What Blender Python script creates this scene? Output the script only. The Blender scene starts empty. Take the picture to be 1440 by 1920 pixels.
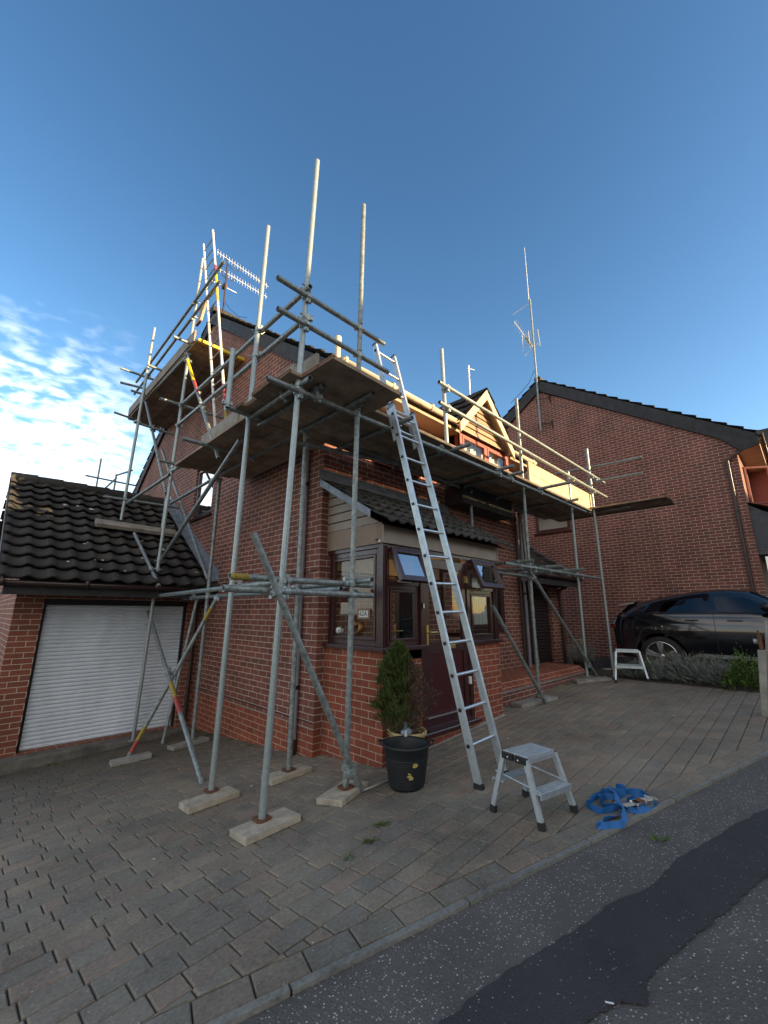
import bpy, bmesh, math, random
from mathutils import Vector, Matrix
R = math.radians
random.seed(7)
S = bpy.context.scene
COL = S.collection

# ------------------------------------------------------------------ camera
FW = Vector((math.cos(.7891)*math.cos(.238), math.sin(.7891)*math.cos(.238), math.sin(.238)))
RT = Vector((math.sin(.7891), -math.cos(.7891), 0)); UP = RT.cross(FW)
rl = .0032
rt = RT*math.cos(rl)+UP*math.sin(rl); up = UP*math.cos(rl)-RT*math.sin(rl)
cam = bpy.data.cameras.new('camera'); camo = bpy.data.objects.new('camera', cam); COL.objects.link(camo)
m = Matrix((rt, up, -FW)).transposed().to_4x4(); m.translation = Vector((-3.1039, -4.2666, 1.5023))
camo.matrix_world = m
cam.sensor_fit = 'HORIZONTAL'; cam.sensor_width = 36; cam.lens = 779.29/1440*36; cam.clip_start = .05; cam.clip_end = 2000
S.camera = camo

# ------------------------------------------------------------------ sky and sun
SUN_EL, SUN_AZ = 12.0, (0.42, -0.91)            # towards the sun (x, y)
w = bpy.data.worlds.new('World'); S.world = w; w.use_nodes = True
nt = w.node_tree; nt.nodes.clear()
def N(t, **k):
    n = nt.nodes.new(t)
    for a, b in k.items(): setattr(n, a, b)
    return n
L = lambda a, b: nt.links.new(a, b)
out = N('ShaderNodeOutputWorld'); bg = N('ShaderNodeBackground'); bg.inputs[1].default_value = .1
sky = N('ShaderNodeTexSky', sky_type='NISHITA', sun_disc=False)
sky.sun_elevation = R(SUN_EL); sky.sun_rotation = math.atan2(SUN_AZ[0], SUN_AZ[1])
sky.air_density = 1.0; sky.dust_density = .6; sky.ozone_density = 2.0
tc = N('ShaderNodeTexCoord'); sep = N('ShaderNodeSeparateXYZ'); L(tc.outputs['Generated'], sep.inputs[0])
def math_(op, a, b=None, c=None, cl=False):
    n = N('ShaderNodeMath', operation=op, use_clamp=cl)
    for i, v in enumerate((a, b, c)):
        if v is None: continue
        if isinstance(v, (int, float)): n.inputs[i].default_value = v
        else: L(v, n.inputs[i])
    return n.outputs[0]
def mapr(v, a, b, c=0, d=1):
    n = N('ShaderNodeMapRange', interpolation_type='SMOOTHSTEP')
    L(v, n.inputs[0]); n.inputs[1].default_value = a; n.inputs[2].default_value = b; n.inputs[3].default_value = c; n.inputs[4].default_value = d
    return n.outputs[0]
zc = math_('MAXIMUM', sep.outputs[2], .02)
zc = math_('ADD', zc, .22)
comb = N('ShaderNodeCombineXYZ'); L(math_('DIVIDE', sep.outputs[0], zc), comb.inputs[0]); L(math_('DIVIDE', sep.outputs[1], zc), comb.inputs[1])
mp = N('ShaderNodeMapping'); mp.inputs['Rotation'].default_value = (0, 0, R(35)); mp.inputs['Scale'].default_value = (1.0, 1.35, 1); L(comb.outputs[0], mp.inputs[0])
n1 = N('ShaderNodeTexNoise'); n1.inputs['Scale'].default_value = 17; n1.inputs['Detail'].default_value = 5; n1.inputs['Roughness'].default_value = .45; n1.inputs['Distortion'].default_value = .3; L(mp.outputs[0], n1.inputs[0])
n2 = N('ShaderNodeTexNoise'); n2.inputs['Scale'].default_value = 1.3; n2.inputs['Detail'].default_value = 3; L(mp.outputs[0], n2.inputs[0])
# clouds sit low in the north-west
az = N('ShaderNodeVectorMath', operation='NORMALIZE'); cz = N('ShaderNodeCombineXYZ'); L(sep.outputs[0], cz.inputs[0]); L(sep.outputs[1], cz.inputs[1]); L(cz.outputs[0], az.inputs[0])
dt = N('ShaderNodeVectorMath', operation='DOT_PRODUCT'); L(az.outputs[0], dt.inputs[0]); dt.inputs[1].default_value = (-.30, .95, 0)
side = mapr(dt.outputs['Value'], .80, .97)
high = mapr(sep.outputs[2], .33, .56, 1, 0)
low = mapr(sep.outputs[2], .0, .52, .30, .05)
dens = math_('ADD', math_('MULTIPLY', n1.outputs[0], .62), math_('MULTIPLY', n2.outputs[0], .42))
dens = math_('ADD', dens, low)
dens = mapr(dens, .52, .76)
cov = math_('MULTIPLY', math_('MULTIPLY', dens, side), high, cl=True)
cov = math_('MULTIPLY', cov, .9)
hs = N('ShaderNodeHueSaturation'); hs.inputs['Saturation'].default_value = 1.2; hs.inputs['Hue'].default_value = .5; hs.inputs['Value'].default_value = 1.15; gr = N('ShaderNodeMix', data_type='RGBA', blend_type='MULTIPLY'); gr.inputs[0].default_value = 1; gt_ = N('ShaderNodeMix', data_type='RGBA'); L(mapr(sep.outputs[2], .25, .95), gt_.inputs[0]); gt_.inputs[6].default_value = (1.06, 1.04, 1.02, 1); gt_.inputs[7].default_value = (.84, .82, .82, 1); L(sky.outputs[0], gr.inputs[6]); L(gt_.outputs[2], gr.inputs[7]); L(gr.outputs[2], hs.inputs['Color'])
mixc = N('ShaderNodeMix', data_type='RGBA'); L(cov, mixc.inputs[0]); L(hs.outputs[0], mixc.inputs[6]); mixc.inputs[7].default_value = (8.6, 8.8, 9.0, 1)
# unseen bright cloud behind the viewer, added to the sky as neutral fill light
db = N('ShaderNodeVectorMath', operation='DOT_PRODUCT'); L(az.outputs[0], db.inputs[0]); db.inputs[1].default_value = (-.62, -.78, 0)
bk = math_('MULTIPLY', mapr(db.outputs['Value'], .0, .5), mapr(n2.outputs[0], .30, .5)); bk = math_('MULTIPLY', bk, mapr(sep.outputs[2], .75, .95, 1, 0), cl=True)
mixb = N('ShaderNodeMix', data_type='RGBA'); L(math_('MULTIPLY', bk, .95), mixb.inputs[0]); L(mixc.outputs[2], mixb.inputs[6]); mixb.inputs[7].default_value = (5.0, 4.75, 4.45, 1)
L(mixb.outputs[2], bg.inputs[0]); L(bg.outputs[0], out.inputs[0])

sun = bpy.data.lights.new('sun', 'SUN'); sun.energy = 5.0; sun.angle = R(.5); sun.color = (1, .74, .42)
suno = bpy.data.objects.new('sun', sun); COL.objects.link(suno)
sd = Vector((SUN_AZ[0], SUN_AZ[1], 0)).normalized()*math.cos(R(SUN_EL)); sd.z = math.sin(R(SUN_EL))
suno.rotation_euler = sd.to_track_quat('Z', 'Y').to_euler()
S.view_settings.view_transform = 'Standard'; S.view_settings.look = 'None'; S.view_settings.gamma = 1
S.view_settings.exposure = 1.52

# ------------------------------------------------------------------ materials
MATS = {}
def mat(name, base=(.5, .5, .5), rough=.6, metal=0, noise=0, nscale=8, bump=0, bscale=40, spec=.5, coat=0, stretch=None, col2=None, trans=0):
    if name in MATS: return MATS[name]
    m = bpy.data.materials.new(name); m.use_nodes = True; MATS[name] = m
    t = m.node_tree; b = t.nodes['Principled BSDF']
    b.inputs['Base Color'].default_value = (*base, 1); b.inputs['Roughness'].default_value = rough; b.inputs['Metallic'].default_value = metal
    b.inputs['Specular IOR Level'].default_value = spec
    if coat: b.inputs['Coat Weight'].default_value = coat; b.inputs['Coat Roughness'].default_value = .04
    if noise or bump:
        tc = t.nodes.new('ShaderNodeTexCoord'); mp = t.nodes.new('ShaderNodeMapping'); t.links.new(tc.outputs['Object'], mp.inputs[0])
        if stretch: mp.inputs['Scale'].default_value = stretch
    if noise:
        n = t.nodes.new('ShaderNodeTexNoise'); n.inputs['Scale'].default_value = nscale; n.inputs['Detail'].default_value = 6; n.inputs['Roughness'].default_value = .65
        t.links.new(mp.outputs[0], n.inputs[0])
        mr = t.nodes.new('ShaderNodeMapRange'); mr.inputs[1].default_value = .3; mr.inputs[2].default_value = .7; t.links.new(n.outputs[0], mr.inputs[0])
        mx = t.nodes.new('ShaderNodeMix'); mx.data_type = 'RGBA'
        c2 = col2 or tuple(c*(1-noise) for c in base); c1 = base if col2 else tuple(min(1, c*(1+noise*.6)) for c in base)
        mx.inputs[6].default_value = (*c1, 1); mx.inputs[7].default_value = (*c2, 1)
        t.links.new(mr.outputs[0], mx.inputs[0]); t.links.new(mx.outputs[2], b.inputs['Base Color'])
        rr = t.nodes.new('ShaderNodeMapRange'); rr.inputs[3].default_value = max(.02, rough-.08); rr.inputs[4].default_value = min(1, rough+.12)
        t.links.new(n.outputs[0], rr.inputs[0]); t.links.new(rr.outputs[0], b.inputs['Roughness'])
    if bump:
        n = t.nodes.new('ShaderNodeTexNoise'); n.inputs['Scale'].default_value = bscale; n.inputs['Detail'].default_value = 5; t.links.new(mp.outputs[0], n.inputs[0])
        bp = t.nodes.new('ShaderNodeBump'); bp.inputs['Strength'].default_value = bump; bp.inputs['Distance'].default_value = .01
        t.links.new(n.outputs[0], bp.inputs['Height']); t.links.new(bp.outputs[0], b.inputs['Normal'])
    return m
def brick_mat(name, c1, c2, mortar, dark=(.06, .035, .03), soil=None):
    if name in MATS: return MATS[name]
    m = bpy.data.materials.new(name); m.use_nodes = True; MATS[name] = m
    t = m.node_tree; b = t.nodes['Principled BSDF']; b.inputs['Roughness'].default_value = .85; b.inputs['Specular IOR Level'].default_value = .25
    ln = t.links.new
    uv = t.nodes.new('ShaderNodeUVMap'); mp = t.nodes.new('ShaderNodeMapping'); mp.inputs['Location'].default_value = (0, .025, 0); ln(uv.outputs[0], mp.inputs[0])
    # a little waviness so that joints are not ruled lines
    nz = t.nodes.new('ShaderNodeTexNoise'); nz.inputs['Scale'].default_value = 9; nz.inputs['Detail'].default_value = 3; ln(mp.outputs[0], nz.inputs[0])
    vm = t.nodes.new('ShaderNodeVectorMath'); vm.operation = 'MULTIPLY_ADD'; ln(nz.outputs['Color'], vm.inputs[0]); vm.inputs[1].default_value = (.008, .006, 0); ln(mp.outputs[0], vm.inputs[2])
    br = t.nodes.new('ShaderNodeTexBrick'); ln(vm.outputs[0], br.inputs[0])
    br.offset = .5; br.inputs['Scale'].default_value = 1; br.inputs['Brick Width'].default_value = .225; br.inputs['Row Height'].default_value = .075
    br.inputs['Mortar Size'].default_value = .0052; br.inputs['Mortar Smooth'].default_value = .25; br.inputs['Bias'].default_value = 0
    br.inputs['Color1'].default_value = (*c1, 1); br.inputs['Color2'].default_value = (*c2, 1); br.inputs['Mortar'].default_value = (*mortar, 1)
    # blotchy tone across the wall and fine speckle within bricks
    n1 = t.nodes.new('ShaderNodeTexNoise'); n1.inputs['Scale'].default_value = 1.3; n1.inputs['Detail'].default_value = 7; n1.inputs['Roughness'].default_value = .65; ms = t.nodes.new('ShaderNodeMapping'); ms.inputs['Scale'].default_value = (1.7, .6, 1); ln(mp.outputs[0], ms.inputs[0]); ln(ms.outputs[0], n1.inputs[0])
    n2 = t.nodes.new('ShaderNodeTexNoise'); n2.inputs['Scale'].default_value = 60; n2.inputs['Detail'].default_value = 4; ln(mp.outputs[0], n2.inputs[0])
    wn = t.nodes.new('ShaderNodeTexVoronoi'); wn.inputs['Scale'].default_value = 1; vs = t.nodes.new('ShaderNodeVectorMath'); vs.operation = 'MULTIPLY'; ln(mp.outputs[0], vs.inputs[0]); vs.inputs[1].default_value = (4.44, 13.3, 1); ln(vs.outputs[0], wn.inputs[0])
    sp = t.nodes.new('ShaderNodeSeparateColor'); ln(wn.outputs['Color'], sp.inputs[0])
    dk = t.nodes.new('ShaderNodeMapRange'); ln(sp.outputs[0], dk.inputs[0]); dk.inputs[1].default_value = .70; dk.inputs[2].default_value = .95; dk.inputs[3].default_value = 0; dk.inputs[4].default_value = .55
    ff = t.nodes.new('ShaderNodeMath'); ff.operation = 'SUBTRACT'; ff.inputs[0].default_value = 1; ln(br.outputs['Fac'], ff.inputs[1])
    fm = t.nodes.new('ShaderNodeMath'); fm.operation = 'MULTIPLY'; ln(dk.outputs[0], fm.inputs[0]); ln(ff.outputs[0], fm.inputs[1])
    m1 = t.nodes.new('ShaderNodeMix'); m1.data_type = 'RGBA'; ln(fm.outputs[0], m1.inputs[0]); ln(br.outputs['Color'], m1.inputs[6]); m1.inputs[7].default_value = (*dark, 1)
    ad = t.nodes.new('ShaderNodeMath'); ad.operation = 'MULTIPLY_ADD'; ln(n1.outputs[0], ad.inputs[0]); ad.inputs[1].default_value = 1.3; ad.inputs[2].default_value = .02
    a2 = t.nodes.new('ShaderNodeMath'); a2.operation = 'MULTIPLY_ADD'; ln(n2.outputs[0], a2.inputs[0]); a2.inputs[1].default_value = .7; ln(ad.outputs[0], a2.inputs[2])
    m2 = t.nodes.new('ShaderNodeVectorMath'); m2.operation = 'SCALE'; ln(m1.outputs[2], m2.inputs[0]); ln(a2.outputs[0], m2.inputs['Scale'])
    ln(m2.outputs[0], b.inputs['Base Color'])
    hh = t.nodes.new('ShaderNodeMath'); hh.operation = 'MULTIPLY_ADD'; ln(n2.outputs[0], hh.inputs[0]); hh.inputs[1].default_value = .35; ln(ff.outputs[0], hh.inputs[2])
    bp = t.nodes.new('ShaderNodeBump'); bp.inputs['Strength'].default_value = .8; bp.inputs['Distance'].default_value = .006; ln(hh.outputs[0], bp.inputs['Height']); ln(bp.outputs[0], b.inputs['Normal'])
    return m
def island_mat(name, cols, rough=.85, bump=.5, bscale=70, speck=0, nsc=7):
    """each separate block of the mesh takes its own tone"""
    m = bpy.data.materials.new(name); m.use_nodes = True; MATS[name] = m
    t = m.node_tree; b = t.nodes['Principled BSDF']; b.inputs['Roughness'].default_value = rough; b.inputs['Specular IOR Level'].default_value = .3; ln = t.links.new
    g = t.nodes.new('ShaderNodeNewGeometry'); cr = t.nodes.new('ShaderNodeValToRGB'); ln(g.outputs['Random Per Island'], cr.inputs[0])
    el = cr.color_ramp.elements
    while len(el) < len(cols): el.new(.5)
    for i, c in enumerate(cols): el[i].position = i/(len(cols)-1); el[i].color = (*c, 1)
    tc = t.nodes.new('ShaderNodeTexCoord')
    n1 = t.nodes.new('ShaderNodeTexNoise'); n1.inputs['Scale'].default_value = .9; n1.inputs['Detail'].default_value = 6; ln(tc.outputs['Object'], n1.inputs[0])
    n2 = t.nodes.new('ShaderNodeTexNoise'); n2.inputs['Scale'].default_value = bscale; n2.inputs['Detail'].default_value = 5; n2.inputs['Roughness'].default_value = .7; ln(tc.outputs['Object'], n2.inputs[0])
    n3 = t.nodes.new('ShaderNodeTexNoise'); n3.inputs['Scale'].default_value = nsc; n3.inputs['Detail'].default_value = 5; ln(tc.outputs['Object'], n3.inputs[0])
    a = t.nodes.new('ShaderNodeMath'); a.operation = 'MULTIPLY_ADD'; ln(n1.outputs[0], a.inputs[0]); a.inputs[1].default_value = 1.5; a.inputs[2].default_value = -.50
    a2 = t.nodes.new('ShaderNodeMath'); a2.operation = 'MULTIPLY_ADD'; ln(n2.outputs[0], a2.inputs[0]); a2.inputs[1].default_value = 1.5; a_ = t.nodes.new('ShaderNodeMath'); a_.operation = 'SUBTRACT'; ln(a.outputs[0], a_.inputs[0]); a_.inputs[1].default_value = .22; ln(a_.outputs[0], a2.inputs[2])
    a3 = t.nodes.new('ShaderNodeMath'); a3.operation = 'MULTIPLY_ADD'; ln(n3.outputs[0], a3.inputs[0]); a3.inputs[1].default_value = .6; ln(a2.outputs[0], a3.inputs[2])
    if speck:       # algae and damp towards the garage and the foot of the walls
        sx = t.nodes.new('ShaderNodeSeparateXYZ'); ln(tc.outputs['Object'], sx.inputs[0])
        gy = t.nodes.new('ShaderNodeMath'); gy.operation = 'MULTIPLY_ADD'; ln(n1.outputs[0], gy.inputs[0]); gy.inputs[1].default_value = 3.5; ln(sx.outputs[1], gy.inputs[2])
        st = t.nodes.new('ShaderNodeMapRange'); ln(gy.outputs[0], st.inputs[0]); st.inputs[1].default_value = 2.2; st.inputs[2].default_value = 4.9; st.inputs[3].default_value = 1; st.inputs[4].default_value = .42
        am = t.nodes.new('ShaderNodeMath'); am.operation = 'MULTIPLY'; ln(a3.outputs[0], am.inputs[0]); ln(st.outputs[0], am.inputs[1]); a3 = am
    sc = t.nodes.new('ShaderNodeVectorMath'); sc.operation = 'SCALE'; ln(cr.outputs[0], sc.inputs[0]); ln(a3.outputs[0], sc.inputs['Scale'])
    last = sc.outputs[0]
    if speck:
        v = t.nodes.new('ShaderNodeTexVoronoi'); v.inputs['Scale'].default_value = 95; ln(tc.outputs['Object'], v.inputs[0])
        s2 = t.nodes.new('ShaderNodeSeparateColor'); ln(v.outputs['Color'], s2.inputs[0])
        gt = t.nodes.new('ShaderNodeMath'); gt.operation = 'GREATER_THAN'; ln(s2.outputs[0], gt.inputs[0]); gt.inputs[1].default_value = 1-speck
        lt = t.nodes.new('ShaderNodeMath'); lt.operation = 'LESS_THAN'; ln(v.outputs['Distance'], lt.inputs[0]); lt.inputs[1].default_value = .33
        mu = t.nodes.new('ShaderNodeMath'); mu.operation = 'MULTIPLY'; ln(gt.outputs[0], mu.inputs[0]); ln(lt.outputs[0], mu.inputs[1])
        mx = t.nodes.new('ShaderNodeMix'); mx.data_type = 'RGBA'; ln(mu.outputs[0], mx.inputs[0]); ln(last, mx.inputs[6]); mx.inputs[7].default_value = (.38, .37, .34, 1); last = mx.outputs[2]
    ln(last, b.inputs['Base Color'])
    bp = t.nodes.new('ShaderNodeBump'); bp.inputs['Strength'].default_value = bump; bp.inputs['Distance'].default_value = .004; ln(n2.outputs[0], bp.inputs['Height']); ln(bp.outputs[0], b.inputs['Normal'])
    return m
def road_mat(name, base, speck, scale, lo=.34):
    m = bpy.data.materials.new(name); m.use_nodes = True; MATS[name] = m
    t = m.node_tree; b = t.nodes['Principled BSDF']; b.inputs['Roughness'].default_value = .8; ln = t.links.new
    tc = t.nodes.new('ShaderNodeTexCoord')
    n1 = t.nodes.new('ShaderNodeTexNoise'); n1.inputs['Scale'].default_value = 2.2; n1.inputs['Detail'].default_value = 8; n1.inputs['Roughness'].default_value = .7; ln(tc.outputs['Object'], n1.inputs[0])
    n2 = t.nodes.new('ShaderNodeTexNoise'); n2.inputs['Scale'].default_value = 160; n2.inputs['Detail'].default_value = 3; ln(tc.outputs['Object'], n2.inputs[0])
    v = t.nodes.new('ShaderNodeTexVoronoi'); v.inputs['Scale'].default_value = scale; ln(tc.outputs['Object'], v.inputs[0])
    s2 = t.nodes.new('ShaderNodeSeparateColor'); ln(v.outputs['Color'], s2.inputs[0])
    # chips thin out in patches
    th = t.nodes.new('ShaderNodeMath'); th.operation = 'MULTIPLY_ADD'; ln(n1.outputs[0], th.inputs[0]); th.inputs[1].default_value = -.9*speck*2; th.inputs[2].default_value = 1-speck+.9*speck*1.0
    gt = t.nodes.new('ShaderNodeMath'); gt.operation = 'GREATER_THAN'; ln(s2.outputs[0], gt.inputs[0]); ln(th.outputs[0], gt.inputs[1])
    lt = t.nodes.new('ShaderNodeMath'); lt.operation = 'LESS_THAN'; ln(v.outputs['Distance'], lt.inputs[0]); lt.inputs[1].default_value = lo
    mu = t.nodes.new('ShaderNodeMath'); mu.operation = 'MULTIPLY'; ln(gt.outputs[0], mu.inputs[0]); ln(lt.outputs[0], mu.inputs[1])
    a = t.nodes.new('ShaderNodeMath'); a.operation = 'MULTIPLY_ADD'; ln(n1.outputs[0], a.inputs[0]); a.inputs[1].default_value = 1.1; a.inputs[2].default_value = 0
    a2 = t.nodes.new('ShaderNodeMath'); a2.operation = 'MULTIPLY_ADD'; ln(n2.outputs[0], a2.inputs[0]); a2.inputs[1].default_value = .9; ln(a.outputs[0], a2.inputs[2])
    sc = t.nodes.new('ShaderNodeVectorMath'); sc.operation = 'SCALE'; sc.inputs[0].default_value = base; ln(a2.outputs[0], sc.inputs['Scale'])
    tone = t.nodes.new('ShaderNodeMix'); tone.data_type = 'RGBA'; ln(s2.outputs[1], tone.inputs[0]); tone.inputs[6].default_value = (.16, .15, .14, 1); tone.inputs[7].default_value = (.55, .53, .5, 1)
    mx = t.nodes.new('ShaderNodeMix'); mx.data_type = 'RGBA'; ln(mu.outputs[0], mx.inputs[0]); ln(sc.outputs[0], mx.inputs[6]); ln(tone.outputs[2], mx.inputs[7]); ln(mx.outputs[2], b.inputs['Base Color'])
    h = t.nodes.new('ShaderNodeMath'); h.operation = 'MULTIPLY_ADD'; ln(v.outputs['Distance'], h.inputs[0]); h.inputs[1].default_value = -1.0; ln(n2.outputs[0], h.inputs[2])
    bp = t.nodes.new('ShaderNodeBump'); bp.inputs['Strength'].default_value = .7; bp.inputs['Distance'].default_value = .006; ln(h.outputs[0], bp.inputs['Height']); ln(bp.outputs[0], b.inputs['Normal'])
    return m
def glass_mat(name, tint=(1, 1, 1), refl=.12, dark=.8):
    m = bpy.data.materials.new(name); m.use_nodes = True; MATS[name] = m
    t = m.node_tree; t.nodes.clear(); o = t.nodes.new('ShaderNodeOutputMaterial')
    tr = t.nodes.new('ShaderNodeBsdfTransparent'); tr.inputs[0].default_value = (*[c*dark for c in tint], 1)
    gl = t.nodes.new('ShaderNodeBsdfGlossy'); gl.inputs['Roughness'].default_value = .015
    fr = t.nodes.new('ShaderNodeLayerWeight'); pw = t.nodes.new('ShaderNodeMath'); pw.operation = 'POWER'; t.links.new(fr.outputs['Facing'], pw.inputs[0]); pw.inputs[1].default_value = 4
    ad = t.nodes.new('ShaderNodeMath'); ad.operation = 'ADD'; ad.use_clamp = True; ad.inputs[1].default_value = refl; t.links.new(pw.outputs[0], ad.inputs[0])
    mx = t.nodes.new('ShaderNodeMixShader'); t.links.new(ad.outputs[0], mx.inputs[0]); t.links.new(tr.outputs[0], mx.inputs[1]); t.links.new(gl.outputs[0], mx.inputs[2]); t.links.new(mx.outputs[0], o.inputs[0])
    return m
brick_mat('brick', (.225, .082, .060), (.16, .064, .05), (.50, .40, .32), dark=(.10, .05, .042))
brick_mat('brick_red', (.27, .074, .042), (.195, .056, .035), (.42, .31, .22), dark=(.19, .06, .04))
brick_mat('brick_neighbour', (.215, .080, .060), (.145, .060, .048), (.55, .43, .35), dark=(.11, .055, .048))
brick_mat('brick_garage', (.26, .085, .056), (.18, .064, .046), (.52, .42, .31), dark=(.2, .08, .06))
mat('galv', (.25, .285, .28), .45, .35, noise=.55, nscale=22, bump=.15, bscale=60)
mat('galv_new', (.33, .385, .385), .38, .4, noise=.2, nscale=30)
mat('alu', (.52, .57, .60), .38, .6, noise=.18, nscale=18)
mat('alu_rung', (.62, .64, .66), .3, .85, noise=.15, nscale=25)
mat('white_steel', (.72, .72, .68), .45, .2, noise=.2, nscale=20)
mat('tube_dark', (.02, .02, .02), .8)
mat('mustard', (.35, .26, .05), .6, .2, noise=.4, nscale=40)
mat('yellow', (.8, .55, .02), .5, 0, noise=.25, nscale=30)
mat('red', (.36, .06, .05), .5, 0, noise=.4, nscale=40)
mat('rust', (.17, .075, .04), .85, .2, noise=.5, nscale=25, bump=.4)
mat('board', (.34, .25, .17), .85, 0, noise=.5, nscale=5, bump=.4, bscale=30)
_m = MATS['board']; _t = _m.node_tree; _b = _t.nodes['Principled BSDF']; _l = _b.inputs['Base Color'].links[0].from_socket
_oi = _t.nodes.new('ShaderNodeObjectInfo'); _mr = _t.nodes.new('ShaderNodeMapRange'); _mr.inputs[3].default_value = .55; _mr.inputs[4].default_value = 1.25; _t.links.new(_oi.outputs['Random'], _mr.inputs[0])
_vs = _t.nodes.new('ShaderNodeVectorMath'); _vs.operation = 'SCALE'; _t.links.new(_l, _vs.inputs[0]); _t.links.new(_mr.outputs[0], _vs.inputs['Scale']); _t.links.new(_vs.outputs[0], _b.inputs['Base Color'])
mat('toe', (.27, .24, .20), .8, 0, noise=.35, nscale=5, bump=.3, bscale=30)
mat('toe_new', (.44, .36, .23), .8, 0, noise=.2, nscale=5, bump=.3, bscale=30)
mat('sole_wood', (.40, .35, .27), .85, 0, noise=.4, nscale=9, bump=.5, bscale=45)
mat('grey_wood', (.30, .29, .26), .85, 0, noise=.4, nscale=9, bump=.5, bscale=45)
mat('rosewood', (.045, .012, .014), .28, 0, noise=.25, nscale=20, spec=.6)
mat('rosewood_panel', (.06, .010, .014), .32, 0, noise=.25, nscale=14, stretch=(20, 20, 1))
mat('redwood', (.24, .05, .03), .45, 0, noise=.25, nscale=20)
mat('cream_upvc', (.50, .38, .24), .45, 0, noise=.12, nscale=5)
mat('taupe', (.27, .215, .165), .5, 0, noise=.12, nscale=5)
mat('taupe_dark', (.24, .165, .11), .55, 0, noise=.15, nscale=5)
mat('clad', (.33, .21, .125), .5, 0, noise=.12, nscale=5)
mat('gutter_cream', (.62, .5, .36), .3, 0, noise=.1, nscale=9)
mat('black_wood', (.028, .028, .03), .7, 0, noise=.5, nscale=7, bump=.3)
mat('brown_plastic', (.045, .026, .022), .35, 0, noise=.2, nscale=9)
mat('grey_plastic', (.24, .235, .27), .4, 0, noise=.15, nscale=4)
mat('lead', (.22, .25, .29), .55, .3, noise=.4, nscale=8, bump=.3, bscale=14)
mat('stone', (.25, .235, .21), .85, 0, noise=.3, nscale=12, bump=.4)
mat('concrete', (.15, .14, .12), .9, 0, noise=.6, nscale=5, bump=.5, bscale=50)
mat('mortar_band', (.30, .26, .22), .9, 0, noise=.3, nscale=12, bump=.3)
mat('cable', (.012, .010, .010), .5)
mat('shutter_white', (.72, .78, .84), .4, 0, noise=.16, nscale=2.2, stretch=(1, 1, .35))
mat('shutter_black', (.018, .015, .016), .4, 0, noise=.2, nscale=4)
mat('white', (.75, .75, .73), .5, 0, noise=.08, nscale=6)
mat('black', (.012, .012, .014), .45)
mat('rubber', (.02, .02, .022), .75, 0, noise=.2, nscale=20)
mat('brass', (.75, .55, .22), .28, .9)
mat('chrome', (.75, .76, .78), .15, 1)
mat('soil', (.045, .038, .028), .95, 0, noise=.5, nscale=14, bump=.8, bscale=50)
mat('ground', (.06, .055, .04), .95, 0, noise=.5, nscale=3, bump=.5)
mat('interior', (.20, .17, .14), .8)
mat('curtain', (.72, .72, .70), .8, 0, noise=.12, nscale=30, stretch=(12, 12, 1))
mat('lichen', (.55, .56, .5), .9, noise=.3)
glass_mat('glass', (.92, .97, .95), .05, .88)
glass_mat('glass_sky', (.75, .8, .8), .48, .5)
glass_mat('glass_tint', (.5, .6, .7), .10, .25)
island_mat('tile_dark', [(.030, .028, .026), (.045, .042, .038), (.038, .035, .032), (.056, .051, .045)], .75, .5, 60, nsc=9)
island_mat('tile_porch', [(.05, .05, .047), (.07, .068, .062), (.055, .055, .05), (.08, .075, .068)], .85, .6, 60, nsc=9)
island_mat('paver', [(.17, .152, .122), (.19, .168, .132), (.155, .142, .118), (.215, .178, .132), (.175, .156, .124), (.205, .160, .124), (.16, .146, .12)], .85, 1.0, 55, speck=.014)
road_mat('asphalt', (.098, .090, .080), .27, 92)
road_mat('asphalt_patch', (.036, .033, .034), .03, 110, .3)

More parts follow.
